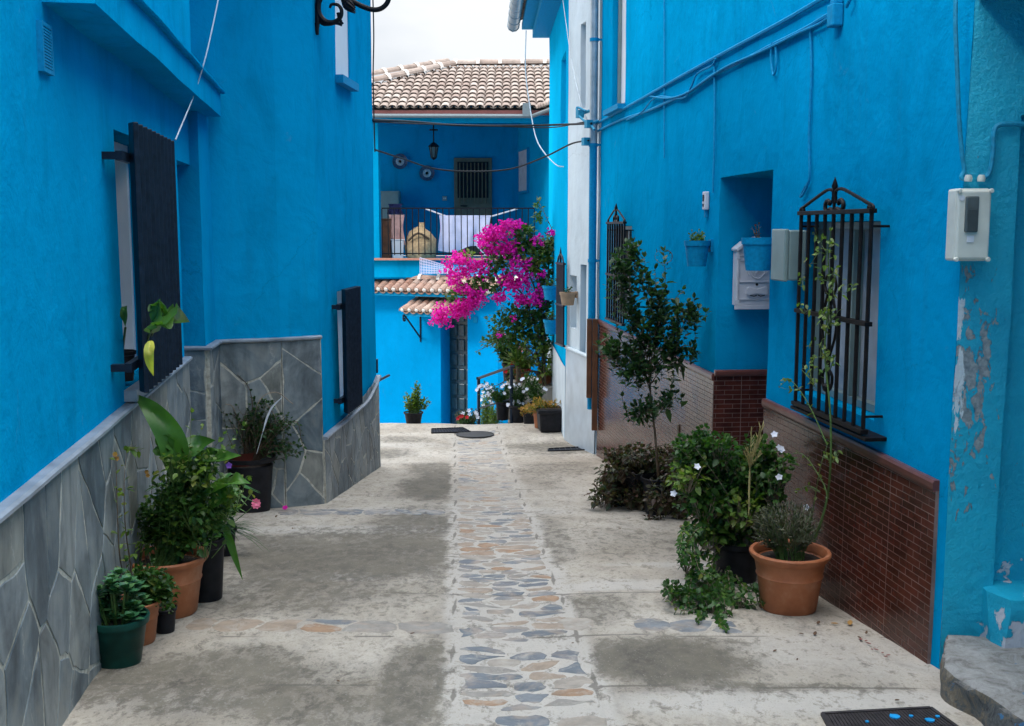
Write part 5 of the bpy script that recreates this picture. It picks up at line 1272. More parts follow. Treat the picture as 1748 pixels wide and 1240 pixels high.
# ================================================================ PLANTS
rnd = random.random
def ru(a, b): return random.uniform(a, b)
def leaf(b, p, d, nrm, L_, W_, droop=.25, fold=.25, seg=3):
    d = d.normalized(); side = d.cross(nrm)
    if side.length < 1e-4: side = d.orthogonal()
    side.normalize(); up = side.cross(d).normalized()
    if seg == 1:
        m = p+d*L_*.45; b.add([p, m+side*W_*.5+up*fold*W_*.4, p+d*L_-up*droop*L_*.5, m-side*W_*.5+up*fold*W_*.4], [(0, 1, 2), (0, 2, 3)]); return
    prof = [(0, .0), (.28, .85), (.62, .8), (1, 0)] if seg == 3 else [(0, .06), (.12, .6), (.3, .95), (.5, 1), (.72, .8), (.88, .42), (1, 0)]
    vs = []; 
    for t, w_ in prof:
        c = p+d*(L_*t)-Zv*(droop*L_*t*t); e = side*(W_*.5*w_); f = up*(fold*W_*.5*w_)
        if w_ == 0: vs.append([c])
        else: vs.append([c+e+f, c, c-e+f])
    o = len(b.v); idx = []; fl_ = []
    for r_ in vs:
        idx.append([o+len(fl_)+k for k in range(len(r_))]); fl_ += r_
    b.v += [tuple(v) for v in fl_]
    for i in range(len(idx)-1):
        a, c = idx[i], idx[i+1]
        if len(a) == 1: b.f += [[a[0], c[0], c[1]], [a[0], c[1], c[2]]]
        elif len(c) == 1: b.f += [[a[0], c[0], a[1]], [a[1], c[0], a[2]]]
        else: b.f += [[a[0], c[0], c[1], a[1]], [a[1], c[1], c[2], a[2]]]
def rvec(): 
    v = V((ru(-1, 1), ru(-1, 1), ru(-1, 1)))
    return v.normalized() if v.length > .05 else V((0, 0, 1))
def twig(bs, bl, ctrl, r0, sp, Ll, Wl, frac=.3, droop=.25, seg=3, side=.9, whorl=1, n=5, fold=.25, jit=.35, leaf2=None, p2=0, r1=.3):
    pts = spline(ctrl, n)
    if bs is not None:
        k = len(pts); bs.tube(pts, [r0*(1-(1-r1)*i/(k-1)) for i in range(k)], 5, False)
    tot = sum((pts[i+1]-pts[i]).length for i in range(len(pts)-1)); s = 0; nx_ = tot*frac; ph = ru(0, 6)
    for i in range(len(pts)-1):
        a, c = pts[i], pts[i+1]; l = (c-a).length
        if l < 1e-6: continue
        t = (c-a)/l; u = t.orthogonal().normalized(); w_ = t.cross(u)
        while nx_ < s+l:
            p = a+t*(nx_-s)
            for q in range(whorl):
                ph += 2.4 if whorl == 1 else 2*math.pi/whorl+.15
                o = u*math.cos(ph)+w_*math.sin(ph); d = (o*side+t*(1-side*.55)+Zv*.15+rvec()*jit).normalized(); z = ru(.65, 1.2)*(1-.35*max(0, nx_/tot-.75)*2)
                tb = leaf2 if (leaf2 is not None and rnd() < p2) else bl
                leaf(tb, p+o*r0*.5, d, (Zv*.8+t*.5+rvec()*.5).normalized(), Ll*z, Wl*z, droop*ru(.4, 1.5), fold, seg)
            nx_ += sp*ru(.7, 1.3)
        s += l
    t = (pts[-1]-pts[-2]).normalized()
    for q in range(3): leaf(bl, pts[-1], (t+rvec()*.5).normalized(), (Zv+rvec()*.5), Ll*.7, Wl*.7, droop*.5, fold, seg)
def bush(bs, bl, root, blobs, n, r0, sp, Ll, Wl, frac=.45, arch=.15, **kw):
    """blobs: list of (centre, rx, ry, rz, weight)"""
    tw = sum(x[4] for x in blobs)
    for c, rx_, ry_, rz_, wt in blobs:
        for k in range(max(1, round(n*wt/tw))):
            v = rvec()*(rnd()**.45); t = c+V((v.x*rx_, v.y*ry_, v.z*rz_)); r_ = root+V((ru(-.05, .05), ru(-.05, .05), 0))
            m = r_.lerp(t, .5)+rvec()*arch*(t-r_).length*.5+Zv*arch*.4*(t-r_).length
            twig(bs, bl, [r_, m, t], r0, sp, Ll, Wl, frac, **kw)
def scatter(bl, c, rx_, ry_, rz_, n, Ll, Wl, seg=3, droop=.3, up=.4, shell=.4, bs=None, tw=.12):
    for k in range(n):
        v = rvec()*(rnd()**shell); p = c+V((v.x*rx_, v.y*ry_, v.z*rz_)); z = ru(.7, 1.25)
        leaf(bl, p, (v*.7+Zv*up+rvec()*.8), (Zv+rvec()*.6), Ll*z, Wl*z, droop, .25, seg)
        if bs is not None and rnd() < tw: bs.tube([p-v*.06-Zv*.08, p], .002, 4, False)
def flower(b, p, d, r, n=5, wr=.75, cup=.25):
    d = d.normalized(); u = d.orthogonal().normalized(); w_ = d.cross(u); a0 = ru(0, 6)
    for k in range(n):
        a = a0+2*math.pi*k/n; o = u*math.cos(a)+w_*math.sin(a); leaf(b, p, (o+d*cup), d, r, r*wr, 0, .15, 3)
def pot_prof(r, h, kind):
    if kind == 'terra': return [(r*.62, 0), (r*.70, .0), (r*.74, .03*h), (r*.86, .55*h), (r*.90, .60*h), (r*.88, .63*h), (r*.93, .80*h), (r*.96, .86*h), (r*1.0, .89*h)]
    if kind == 'green': return [(r*.66, 0), (r*.70, .0), (r*.80, .34*h), (r*.815, .35*h), (r*.86, .60*h), (r*.875, .61*h), (r*.93, .86*h)]
    return [(r*.72, 0), (r*.74, .0), (r*.90, .84*h)]
def pot(parent, c, r, h, mat, kind='plain', soil=True, rim_h=None):
    c = V(c); b = MB(); pf = pot_prof(r, h, kind); ri = r*.88
    pf = pf+[(pf[-1][0]-.012, h*.86), (ri-.01, h*.80)]; b.lathe([(max(.0001, pf[0][0]-.02), .001)]+pf, c, 40); body = b.build('pot', mat, parent, True)
    rh = rim_h or h*.13
    b = MB(); z1 = h
    if kind == 'terra': rp_ = [(r*.93, z1-rh*.9), (r*.99, z1-rh), (r*1.075, z1-rh*.55), (r*1.09, z1-rh*.2), (r*1.06, z1), (r*.98, z1-.002), (r*.93, z1-rh*.4), (r*.90, z1-rh)]
    elif kind == 'green': rp_ = [(r*.93, z1-rh*1.1), (r*1.02, z1-rh), (r*1.05, z1-rh*.2), (r*1.03, z1), (r*.96, z1), (r*.92, z1-rh)]
    else: rp_ = [(r*.90, z1-rh), (r*1.0, z1-rh), (r*1.02, z1-.002), (r*.97, z1), (r*.93, z1-.008), (r*.90, z1-rh)]
    rp_.append(rp_[0]); b.lathe(rp_[:-1]+[rp_[0]], c, 40)
    b.f = [f for f in b.f if len(f) <= 4]; b.build('rim', mat, body, True)
    if soil:
        b = MB(); k = 24; vs = []
        for q in (1, .66, .33):
            for j in range(k): a = 2*math.pi*j/k; p = c+V((math.cos(a)*r*.885*q, math.sin(a)*r*.885*q, h*.83)); vs.append(p+Zv*(noise.noise(p*30)*.012*(1.1-q)+.012*(1-q)))
        vs.append(c+V((0, 0, h*.86))); b.add(vs, [(i*k+j, i*k+(j+1) % k, (i+1)*k+(j+1) % k, (i+1)*k+j) for i in range(2) for j in range(k)]+[(2*k+j, 2*k+(j+1) % k, 3*k) for j in range(k)])
        b.build('soil', M_soil, parent, True)
    return body
def gpt(x, y, dy=0):
    p = onG(x, y); p = V((p.x*(p.y+dy)/p.y, p.y+dy, 0)); p.z = gp(p.y)+.004; return p
def fin(bs, bl, t, ms, ml, stem='stem', fol='foliage'):
    if bs is not None and bs.f: bs.build(stem, ms, t, True)
    if bl is not None and bl.f: bl.build(fol, ml, t, True)
BW = lambda x, y, Y: onY(x, y, Y)
m_px = lambda n_, Y: n_*Y/F

# --- left row of pots
random.seed(21)
p = gpt(205, 1146, .085); t = thing('potted_plant', 'dark green plastic pot of glossy rosette succulent, nearest of the left row', 'potted plant', p, 'pots along the left slate wall')
pot(t, p, .108, .178, M_greenpot, 'green', rim_h=.026); bs, bl = MB(), MB()
for k in range(34):
    v = V((ru(-1, 1)*.085, ru(-1, 1)*.075, 0)); h = ru(.03, .17)*(1-abs(v.x)*4); q = p+V((0, 0, .15))+v*.5; tp = p+v+V((0, 0, .16+max(.03, h)))
    bs.tube([q, tp], .004, 4, False); L_ = ru(.035, .062)
    for j in range(11): a = j*2.4; e = .25+j*.09; leaf(bl, tp-Zv*.012+Zv*j*.0015, V((math.cos(a), math.sin(a), e)), Zv, L_*(1-j*.05), L_*.62, .1, .2, 3)
fin(bs, bl, t, M_stem, LF_succ)
p = gpt(233, 1111, .10); t = thing('potted_plant', 'smaller terracotta pot half hidden behind the dark green pot', 'potted plant', p, 'pots along the left slate wall')
pot(t, p, .098, .172, M_terra, 'terra'); bs, bl, b2 = MB(), MB(), MB()
bush(bs, bl, p+V((0, 0, .14)), [(BW(262, 985, p.y), .085, .07, .06, 1), (BW(275, 1015, p.y), .07, .06, .04, .8), (BW(240, 985, p.y), .05, .05, .05, .4)], 90, .003, .016, .036, .024, .4, leaf2=b2, p2=.12)
fin(bs, bl, t, M_stem, LF_mid); b2.build('young_leaves', LF_yel, t, True)
p = gpt(283, 1085, .05); t = thing('potted_plant', 'tiny black nursery pot squeezed between two terracotta pots', 'potted plant', p, 'pots along the left slate wall')
pot(t, p, .048, .10, M_black); bs, bl = MB(), MB(); bush(bs, bl, p+V((0, 0, .09)), [(BW(280, 1030, p.y), .04, .04, .04, 1)], 9, .0025, .018, .035, .022, .3); fin(bs, bl, t, M_stem, LF_mid)
# big terracotta pot with broad leaves
p = gpt(290, 1063, .15); t = thing('potted_plant', 'large terracotta pot with tall broad leaved lily and a bushy yellow green shrub', 'potted plant', p, 'pots along the left slate wall')
pot(t, p, .158, .255, M_terra, 'terra', rim_h=.034); bs, bl, bb, b2, fl = MB(), MB(), MB(), MB(), MB()
Y = p.y; top = p+V((0, 0, .22))
def broad(b, bs, base, ctrl, W, r=.010, roll=(0, -1, .6)):
    pts = spline([base]+ctrl, 7); bs.tube(spline([base, ctrl[0]], 5), r, 7, False)
    n0 = 7; L_ = len(pts)-n0; vs = []; m = 4; nr = V(roll).normalized()
    for i in range(n0, len(pts)):
        u = (i-n0)/(L_-1); w_ = W*min(1, (u*4)**.7)*(1-max(0, (u-.35)/.65)**1.6)+.001; tt = (pts[min(i+1, len(pts)-1)]-pts[max(i-1, 0)]).normalized(); sd_ = tt.cross(nr).normalized(); up = sd_.cross(tt)
        for k in range(-m, m+1): q = k/m; vs.append(pts[i]+sd_*(w_*.5*q)+up*(abs(q)**1.3*w_*.22+.05*w_*math.sin(u*17+k)))
    a = 2*m+1; b.add(vs, [(i*a+k, i*a+k+1, (i+1)*a+k+1, (i+1)*a+k) for i in range(L_-1) for k in range(2*m)])
P_ = lambda x, y, dy=0: onY(x, y, Y+dy)
for args in [((304, 935), [(302, 830), (296, 760), (262, 705), (228, 672)], .115, (.2, -.9, .5)), ((300, 940), [(310, 800), (318, 772), (342, 760), (368, 752)], .115, (0, -.8, .7)),
        ((298, 930), [(292, 770), (283, 762), (276, 755), (270, 765)], .10, (0, -.9, .3)), ((303, 930), [(300, 800), (310, 790), (325, 800), (338, 812)], .09, (0, -.5, .9)), ((318, 930), [(350, 850), (372, 840), (400, 822), (428, 826)], .11, (0, -.5, .9)),
        ((320, 930), [(360, 870), (380, 848), (396, 836), (412, 842)], .09, (.2, -.4, .9)), ((310, 935), [(340, 800), (352, 786), (378, 782), (412, 778)], .10, (0, -.6, .8))]:
    base, ctrl, W_, roll = args
    broad(bb, bs, P_(*base, ru(-.05, .05)), [P_(*c, ru(-.06, .06)) for c in ctrl], W_, .016 if W_ > .11 else .008, roll)
bush(bs, bl, top, [(P_(330, 830), .13, .13, .09, 1), (P_(290, 850), .11, .11, .10, .9), (P_(360, 880), .12, .12, .07, .9), (P_(320, 900), .14, .12, .06, .8), (P_(250, 870), .08, .08, .06, .4), (P_(350, 790), .09, .08, .06, .5)], 210, .0025, .014, .036, .025, .35, leaf2=b2, p2=.25, arch=.25)
for (x_, y_, n_) in ((300, 790, 60), (350, 800, 60), (380, 860, 60), (255, 880, 50), (230, 930, 30), (330, 870, 70), (400, 835, 30), (280, 920, 50), (350, 920, 50)): scatter(b2 if n_ in (60, 30) else bl, P_(x_, y_, ru(-.1, .05)), .09, .09, .07, n_, .034, .024, 3, .25, .4, .5, bs, .3)
for (x, y) in ((328, 705), (415, 728), (345, 730), (382, 742), (395, 765)):
    twig(bs, b2, [top, P_((x+310)/2, 800, ru(-.1, .1)), P_(x, y, ru(-.1, .1))], .002, .03, .04, .022, .8)
fin(bs, bl, t, M_stem, LF_mid); bb.build('broad_leaves', LF_big, t, True); b2.build('young_leaves', LF_yel, t, True)
flower(fl, P_(391, 795, -.05), V((0, -1, .3)), .016, 5, 1); fl.build('flower', FL_violet, t, True)
# thin climber against the slate wall
p = gpt(214, 1040, .05); t = thing('climbing_plant', 'sparse thin stemmed climber standing against the left slate wall behind pots', 'plant', p)
bs, bl, b2, fl = MB(), MB(), MB(), MB(); Q = lambda x, y: onW(x, y, A0, A1, -.05)
for c in ([(228, 1040), (206, 960), (200, 860), (198, 780)], [(230, 1040), (222, 960), (214, 900), (212, 830), (216, 770)], [(240, 1040), (250, 960), (258, 900), (248, 850)], [(236, 1040), (220, 1000), (215, 960)], [(245, 1000), (255, 880), (262, 812)]):
    twig(bs, b2 if rnd() < .3 else bl, [Q(*k) for k in c], .0035, .05, .035, .022, .25)
for (x, y) in ((228, 768), (236, 770), (222, 766), (215, 835), (205, 840), (230, 945), (222, 930), (240, 925), (215, 905)):
    for k in range(4): leaf(b2, Q(x, y), rvec()+V((.3, -.3, 0)), Zv, .035, .02, .2, .2, 3)
for (x, y) in ((199, 783), (196, 776), (252, 812), (250, 806)): flower(fl, Q(x, y), V((.6, -.7, .2)), .012, 6, .7)
fin(bs, bl, t, M_twig, LF_mid); b2.build('young_leaves', LF_yel, t, True); fl.build('flower', FL_yel, t, True)
# black tall pot, strappy plant
p = gpt(352, 1032, .10); t = thing('potted_plant', 'tall black plastic pot with long strap leaves behind the large terracotta one', 'potted plant', p, 'pots along the left slate wall')
pot(t, p, .098, .285, M_black); bs, bl = MB(), MB(); Y = p.y; top = p+V((0, 0, .25))
broad(bl, bs, top, [P_(375, 890), P_(392, 925), P_(402, 955), P_(414, 990)], .035, .004, (0, -.5, .8))
for k in range(26):
    a = ru(0, 6.28); l = ru(.12, .30); d = V((math.cos(a), math.sin(a), 0)); broad(bl, bs, top, [top+d*l*.25+Zv*l*.7, top+d*l*.6+Zv*l*.95, top+d*l+Zv*l*.75], ru(.02, .04), .003, (-d.x, -d.y, .4))
bush(bs, bl, top, [(P_(378, 862), .08, .08, .05, 1)], 22, .0025, .02, .036, .02, .4); fin(bs, bl, t, M_stem, LF_big)
p = gpt(382, 953, .07); t = thing('potted_plant', 'low black pot of fine dark grassy carnations beside the big black pot', 'potted plant', p, 'pots along the left slate wall')
pot(t, p, .075, .15, M_black); bs, bl, fl = MB(), MB(), MB(); Y = p.y; top = p+V((0, 0, .13))
for k in range(120):
    a = ru(0, 6.28); l = ru(.10, .22); d = V((math.cos(a), math.sin(a)*.7, 0)); e = top+d*l+Zv*ru(.02, .16); leaf(bl, top+d*.02, (e-top), Zv, l*1.3, .006, .5, .2, 4)
bs.tube(spline([top, P_(420, 875), P_(436, 862)], 5), .0025, 4)
for k in range(4): flower(fl, P_(436+2*(k % 2), 858+4*(k//2)), V((.3, -1, .2)), .026, 7, .9, .5)
fin(bs, bl, t, M_stem, LF_dark); fl.build('flower', FL_pink, t, True)
# big dark pot with sprawling shrub
p = gpt(430, 880, .18); t = thing('potted_plant', 'big tall black tub with sprawling sparse shrub in front of the slate corner', 'potted plant', p, 'pots along the left slate wall')
pot(t, p, .165, .37, M_black, rim_h=.03); bs, bl, dry = MB(), MB(), MB(); Y = p.y; top = p+V((0, 0, .32))
bush(bs, bl, top, [(P_(430, 715), .13, .12, .07, .8), (P_(480, 725), .12, .10, .09, 1), (P_(495, 765), .10, .08, .05, .6), (P_(395, 700), .08, .08, .05, .3), (P_(450, 690), .12, .1, .05, .4)], 110, .0035, .030, .038, .024, .4, arch=.35)
twig(bs, bl, [top, P_(430, 680), P_(405, 640), P_(378, 634)], .004, .06, .03, .018, .6); twig(bs, bl, [top, P_(500, 720), P_(515, 755), P_(521, 778)], .004, .014, .034, .022, .5)
for c in ([(430, 770), (440, 690), (470, 670), (500, 690)], [(445, 770), (470, 720), (455, 690)], [(420, 770), (400, 700), (385, 690)]): dry.tube(spline([P_(*k, ru(-.08, .08)) for k in c], 6), .003, 5)
fin(bs, bl, t, M_twig, LF_dark); dry.build('dry_stem', M_dry, t, True)
b = MB(); broad(b, b, P_(438, 775, -.12), [P_(448, 740, -.14), P_(462, 700, -.14), P_(484, 676, -.14)], .014, .002); b.build('white_blade', M_pane, t, True)
b = MB(); b.lathe([(.10, 0), (.13, .09), (.135, .095), (.12, .09), (.09, .01)], p+V((-.06, .02, .31)), 22); b.build('inner_red_pot', plain('dark_red_pot', (.16, .03, .02), .5), t, True)
fl = MB()
for k in range(3): flower(fl, gpt(487, 872)+Zv*.012, V((0, -.6, .8)), .022, 5, .9, .4)
tag(fl.build('fallen_flower', FL_mag, None, True), 'single fallen magenta flower on the concrete near the black tub', 'flower')
# plant in the left window: black pot + broad leaves through the grille
q = WP(A0, A1, sA(4.62), .96, .03); t = thing('window_plant', 'slim black window pot whose broad green and yellow leaves poke through the grille', 'potted plant', q)
pot(t, q+V((0, 0, -.01)), .055, .13, M_black); bs, bl, b2 = MB(), MB(), MB(); top = q+Zv*.11
W_ = lambda x, y, o: onW(x, y, A0, A1, -o)
broad(bl, bs, top, [W_(214, 560, .03), W_(212, 530, .04), W_(216, 522, .04)], .03, .005)
mid_ = W_(262, 548, .17); broad(bl, bs, W_(250, 585, .10), [mid_, W_(280, 540, .22), W_(300, 545, .24), W_(324, 550, .25)], .125, .005, (-.3, -.8, .5))
broad(bl, bs, W_(250, 585, .10), [W_(262, 556, .19), W_(270, 552, .19), W_(285, 545, .2), W_(292, 548, .20)], .10, .004, (.2, -.9, -.2)); broad(bl, bs, W_(255, 580, .10), [W_(276, 540, .2), W_(278, 528, .21), W_(276, 520, .21), W_(275, 515, .21)], .10, .004)
broad(b2, bs, W_(248, 590, .12), [W_(258, 582, .19), W_(254, 600, .20), W_(256, 622, .20), W_(262, 642, .2)], .035, .004, (.3, -.9, .1))
fin(bs, bl, t, M_stem, LF_big, 'stem', 'leaf'); b2.build('yellow_leaf', LF_yellow, t, True)

# --- right side
random.seed(31)
p = gpt(1345, 1053, .125); t = thing('potted_plant', 'largest terracotta pot, right side, with grey olive bush and leggy climbing rose', 'potted plant', p)
pot(t, p, .160, .262, M_terra, 'terra', rim_h=.036); bs, bl, b2, br = MB(), MB(), MB(), MB(); Y = p.y; top = p+V((0, 0, .22))
for k in range(120):
    v = rvec(); e = P_(1343+v.x*58, 900+v.z*38, v.y*.11); m = top.lerp(e, .5)+rvec()*.02; twig(bs, bl, [top+V((v.x*.06, v.y*.06, 0)), m, e], .002, .009, .034, .0085, .35, .1, 3, .55, 1, 4, .1)
for k in range(9): e = P_(1272+ru(-3, 32), ru(722, 775), .12); br.tube(spline([P_(1278, 880, .1), P_(1280, 800, .12), e], 4), .0022, 4); [leaf(br, P_(1280, 800, .12).lerp(e, j/12), V((ru(-.6, .6), ru(-.5, .5), 1)), Zv, .04, .006, .1, .1, 3) for j in range(12)]
br.build('dry_spike', plain('straw', (.30, .24, .09), .7, 0, .3), t, True)
Y2 = 4.62
def Pw(x, y, o=.10): return onW(x, y, CE0, CE1, o)
cane = [P_(1390, 925), P_(1410, 860), Pw(1418, 790, .13), Pw(1417, 700, .13), Pw(1408, 600, .12), Pw(1416, 500, .11), Pw(1414, 440, .11), Pw(1418, 395, .11)]
twig(bs, b2, cane, .0055, .045, .030, .014, .55, r1=.4)
for c in ([(1375, 940), (1388, 870), (1400, 800), (1412, 760)], [(1390, 920), (1412, 850), (1390, 800), (1368, 775), (1340, 778)], [(1400, 840), (1380, 830), (1360, 840)], [(1412, 760), (1380, 690), (1350, 650), (1330, 660)]):
    twig(bs, b2, [Pw(x, y, .16 if y > 760 else .12) for x, y in c], .003, .05, .026, .013, .3)
for (x, y, r_, n_) in ((1410, 420, 16, 16), (1385, 440, 14, 10), (1412, 470, 18, 22), (1425, 500, 12, 10), (1445, 490, 12, 7), (1370, 480, 8, 8), (1372, 525, 10, 10), (1415, 545, 18, 34), (1400, 600, 20, 22), (1385, 640, 18, 18), (1350, 655, 14, 8), (1418, 620, 10, 10), (1420, 780, 12, 14), (1400, 402, 12, 8)):
    for k in range(n_):
        e = Pw(x+ru(-r_, r_), y+ru(-r_, r_), ru(.08, .16)); leaf(b2, e, rvec()+Zv*.2-V((0, .4, 0)), (Zv+rvec()*.6-V((0, .5, 0))), ru(.022, .036), .015, .3, .2, 3)
        if rnd() < .35: bs.tube([e, Pw(x, y+10, .11)], .0014, 4, False)
fin(bs, bl, t, M_stem, LF_grey); b2.build('rose_leaves', LF_yel, t, True)
# green bush, trailing branches
p = gpt(1256, 1000, .12); t = thing('potted_plant', 'lush green bush with white flowers and long trailing branches left of the largest pot', 'potted plant', p)
pot(t, p, .13, .20, M_black); bs, bl, b2, fl = MB(), MB(), MB(), MB(); Y = p.y; top = p+V((0, 0, .17))
bush(bs, bl, top, [(P_(1235, 800), .24, .17, .17, 1.3), (P_(1180, 775), .13, .14, .12, .8), (P_(1295, 800), .15, .14, .15, .9), (P_(1265, 870), .20, .14, .13, 1.0), (P_(1200, 850), .15, .14, .10, .8), (P_(1310, 850), .08, .12, .1, .4), (P_(1240, 920), .11, .12, .07, .5), (P_(1200, 745), .08, .1, .05, .3), (P_(1300, 770), .07, .08, .05, .3)], 520, .0028, .0125, .038, .029, .35, arch=.2, leaf2=b2, p2=.08)
for (x_, y_, a1, a2, n_) in ((1225, 770, .10, .08, 150), (1255, 800, .12, .09, 170), (1185, 765, .09, .07, 130), (1172, 810, .09, .07, 120), (1300, 780, .09, .09, 130), (1320, 830, .08, .09, 130), (1265, 870, .13, .09, 200), (1205, 855, .12, .08, 170), (1215, 910, .10, .06, 120), (1280, 915, .09, .06, 100), (1335, 790, .05, .05, 50)): scatter(bl if n_ % 20 else b2, P_(x_, y_, ru(-.12, .05)), a1, .10, a2, n_, .038, .029, 3, .25, .5, .45, bs, .2)
for c in ([(1235, 930), (1200, 900), (1175, 925), (1165, 960)], [(1240, 925), (1205, 900), (1185, 930), (1195, 975), (1215, 985)], [(1245, 940), (1215, 990), (1190, 1010), (1160, 1015), (1132, 1008)], [(1245, 950), (1230, 1010), (1200, 1040), (1165, 1050), (1135, 1020)], [(1250, 950), (1235, 1020), (1225, 1060), (1240, 1082)], [(1240, 950), (1250, 1030), (1280, 1040), (1310, 1025)],
        [(1240, 960), (1210, 1020), (1200, 1050), (1190, 1068)], [(1245, 960), (1270, 1010), (1300, 1008), (1340, 1015), (1352, 1000)], [(1235, 930), (1195, 950), (1180, 990), (1175, 1030)], [(1235, 930), (1215, 960), (1225, 1000), (1230, 1050)], [(1240, 930), (1180, 900), (1168, 905), (1160, 940)]):
    base_Y = 4.85; k = len(c)
    pts = []
    for i, (x, y) in enumerate(c):
        yy = 5.15-.62*i/(k-1); q = onY(x, y, yy)
        if q.z < gp(yy)+.02: q = onG(x, y); q.z += .02
        pts.append(q)
    twig(bs, bl, pts, .004, .0065, .030, .021, .2, jit=.6, leaf2=b2, p2=.12)
for (x, y, yy, n_) in ((1148, 1008, 4.66, 60), (1168, 1022, 4.62, 60), (1195, 1042, 4.55, 60), (1216, 1058, 4.5, 45), (1172, 958, 4.85, 45), (1190, 925, 4.95, 50), (1205, 985, 4.8, 60), (1225, 1020, 4.66, 60), (1265, 1030, 4.6, 55), (1298, 1014, 4.6, 40), (1240, 1068, 4.46, 25), (1185, 990, 4.75, 40)):
    c3 = onY(x, y, yy); c3.z = max(c3.z, gp(yy)+.045); scatter(bl, c3, .05, .06, .035, n_, .030, .021, 3, .2, .4, .5, bs, .3)
fin(bs, bl, t, M_dry, LF_mid); b2.build('young_leaves', LF_yel, t, True)
for (x, y) in ((1190, 797), (1330, 765), (1330, 815), (1322, 742), (1150, 843), (1376, 867), (1334, 768)): flower(fl, P_(x, y, -.16), V((ru(-.4, .4), -.8, .6)), .019, 5, .9, .2)
fl.build('flower', FL_white, t, True)
# dark reddish bush, black pots
p = gpt(1084, 868, .16); t = thing('potted_plant', 'dark bronze leaved bush spilling over a black pot on the right', 'potted plant', p)
pot(t, p, .14, .24, M_black); bs, bl = MB(), MB(); Y = p.y; top = p+V((0, 0, .2))
bush(bs, bl, top, [(P_(1080, 795), .19, .16, .14, 1), (P_(1040, 835), .14, .14, .12, 1), (P_(1130, 790), .16, .15, .15, 1.1), (P_(1050, 775), .11, .12, .05, .5), (P_(1150, 835), .11, .12, .14, .8), (P_(1060, 855), .11, .1, .05, .5), (P_(1110, 850, -.14), .14, .1, .09, .8)], 400, .003, .015, .038, .027, .35, arch=.3)
for (x_, y_, a1, a2, n_) in ((1050, 800, .12, .08, 130), (1090, 775, .14, .07, 150), (1030, 845, .10, .08, 130), (1125, 800, .10, .10, 130), (1150, 780, .08, .08, 90), (1150, 840, .09, .10, 130), (1085, 850, .12, .07, 120), (1120, 860, .10, .05, 70)): scatter(bl, P_(x_, y_, -.2), a1, .10, a2, n_, .040, .028, 3, .3, .4, .45, bs, .2)
for (x_, y_, a1, a2, n_) in ((1130, 850, .12, .10, 190), (1150, 800, .08, .10, 120), (1115, 890, .09, .03, 60), (1160, 870, .06, .07, 80)): scatter(bl, onY(x_, y_, 6.78), a1, .07, a2, n_, .040, .028, 3, .3, .4, .45, bs, .3)
twig(bs, bl, [top, P_(1040, 845, -.1), P_(1015, 860, -.1), P_(1012, 868, -.1)], .003, .018, .03, .02, .3); fin(bs, bl, t, M_twig, LF_red)
b = MB(); b.tube([P_(1159, 840, -.12), P_(1158, 725, -.1)], .008, 6); b.build('cane_stake', M_dry, t)
# tall shrub
p = gpt(1124, 880, .10); t = thing('potted_plant', 'tall slender dark leaved shrub rising in front of the tiled right wall', 'potted plant', p)
pot(t, p, .12, .24, M_black); bs, bl = MB(), MB(); Y = p.y-.42; top = p+V((0, 0, .2))
tr = [top, P_(1122, 790), P_(1118, 740), P_(1112, 690), P_(1108, 640)]; bs.tube(spline(tr, 6), [.009-.00015*k for k in range(25)], 7)
def fromtrunk(x0, y0, ctrl, sp=.022, L_=.072, W_=.036, r=.004): twig(bs, bl, [P_(x0, y0)]+[P_(x, y, ru(-.08, .08)) for x, y in ctrl], r, sp, L_, W_, .22, .35, jit=.45)
for a_, c in [((1108, 640), [(1085, 560), (1075, 490), (1070, 415)]), ((1108, 640), [(1110, 570), (1105, 510), (1100, 440)]), ((1108, 640), [(1120, 560), (1135, 490), (1133, 430)]), ((1108, 640), [(1140, 590), (1170, 550), (1185, 510)]),
        ((1108, 640), [(1065, 590), (1050, 540), (1052, 480)]), ((1108, 640), [(1150, 600), (1175, 590), (1186, 600)]), ((1108, 650), [(1070, 610), (1045, 590), (1035, 575)]), ((1108, 650), [(1080, 640), (1060, 630), (1040, 605)]), ((1110, 680), [(1080, 720), (1065, 690), (1062, 678)]), ((1112, 700), [(1140, 680), (1145, 665), (1148, 650)]),
        ((1112, 700), [(1090, 705), (1080, 712), (1070, 700)]), ((1108, 640), [(1095, 560), (1065, 470), (1048, 440)]), ((1108, 640), [(1130, 540), (1120, 500), (1118, 460)]), ((1108, 640), [(1160, 570), (1150, 520), (1165, 495)]), ((1108, 660), [(1130, 630), (1150, 620), (1165, 625)]), ((1108, 655), [(1090, 600), (1080, 570), (1090, 540)]), ((1110, 690), [(1120, 690), (1135, 700), (1140, 690)]), ((1110, 670), [(1100, 640), (1080, 620), (1072, 640)])]:
    fromtrunk(*a_, c)
for (x, y, r_) in ((1075, 440, 16), (1065, 480, 20), (1055, 455, 14), (1070, 520, 16), (1100, 480, 14), (1110, 520, 18), (1130, 505, 14), (1130, 540, 20), (1160, 530, 16), (1185, 540, 12), (1100, 570, 20), (1130, 590, 20), (1090, 600, 24), (1060, 600, 20), (1110, 620, 26), (1150, 590, 18), (1075, 630, 18), (1095, 640, 20), (1145, 610, 16), (1110, 690, 14), (1095, 700, 14), (1140, 682, 12), (1045, 590, 14), (1180, 600, 10), (1085, 545, 16), (1150, 560, 14), (1115, 555, 16), (1080, 425, 12), (1180, 525, 12)):
    for k in range(int(r_*.95)):
        e = P_(x+random.gauss(0, r_*.6), y+random.gauss(0, r_*.6), ru(-.1, .1)); twig(bs, bl, [e-V((ru(-.02, .02), 0, .06)), e-Zv*.03, e], .0018, .022, .066, .034, .1, .4, n=2)
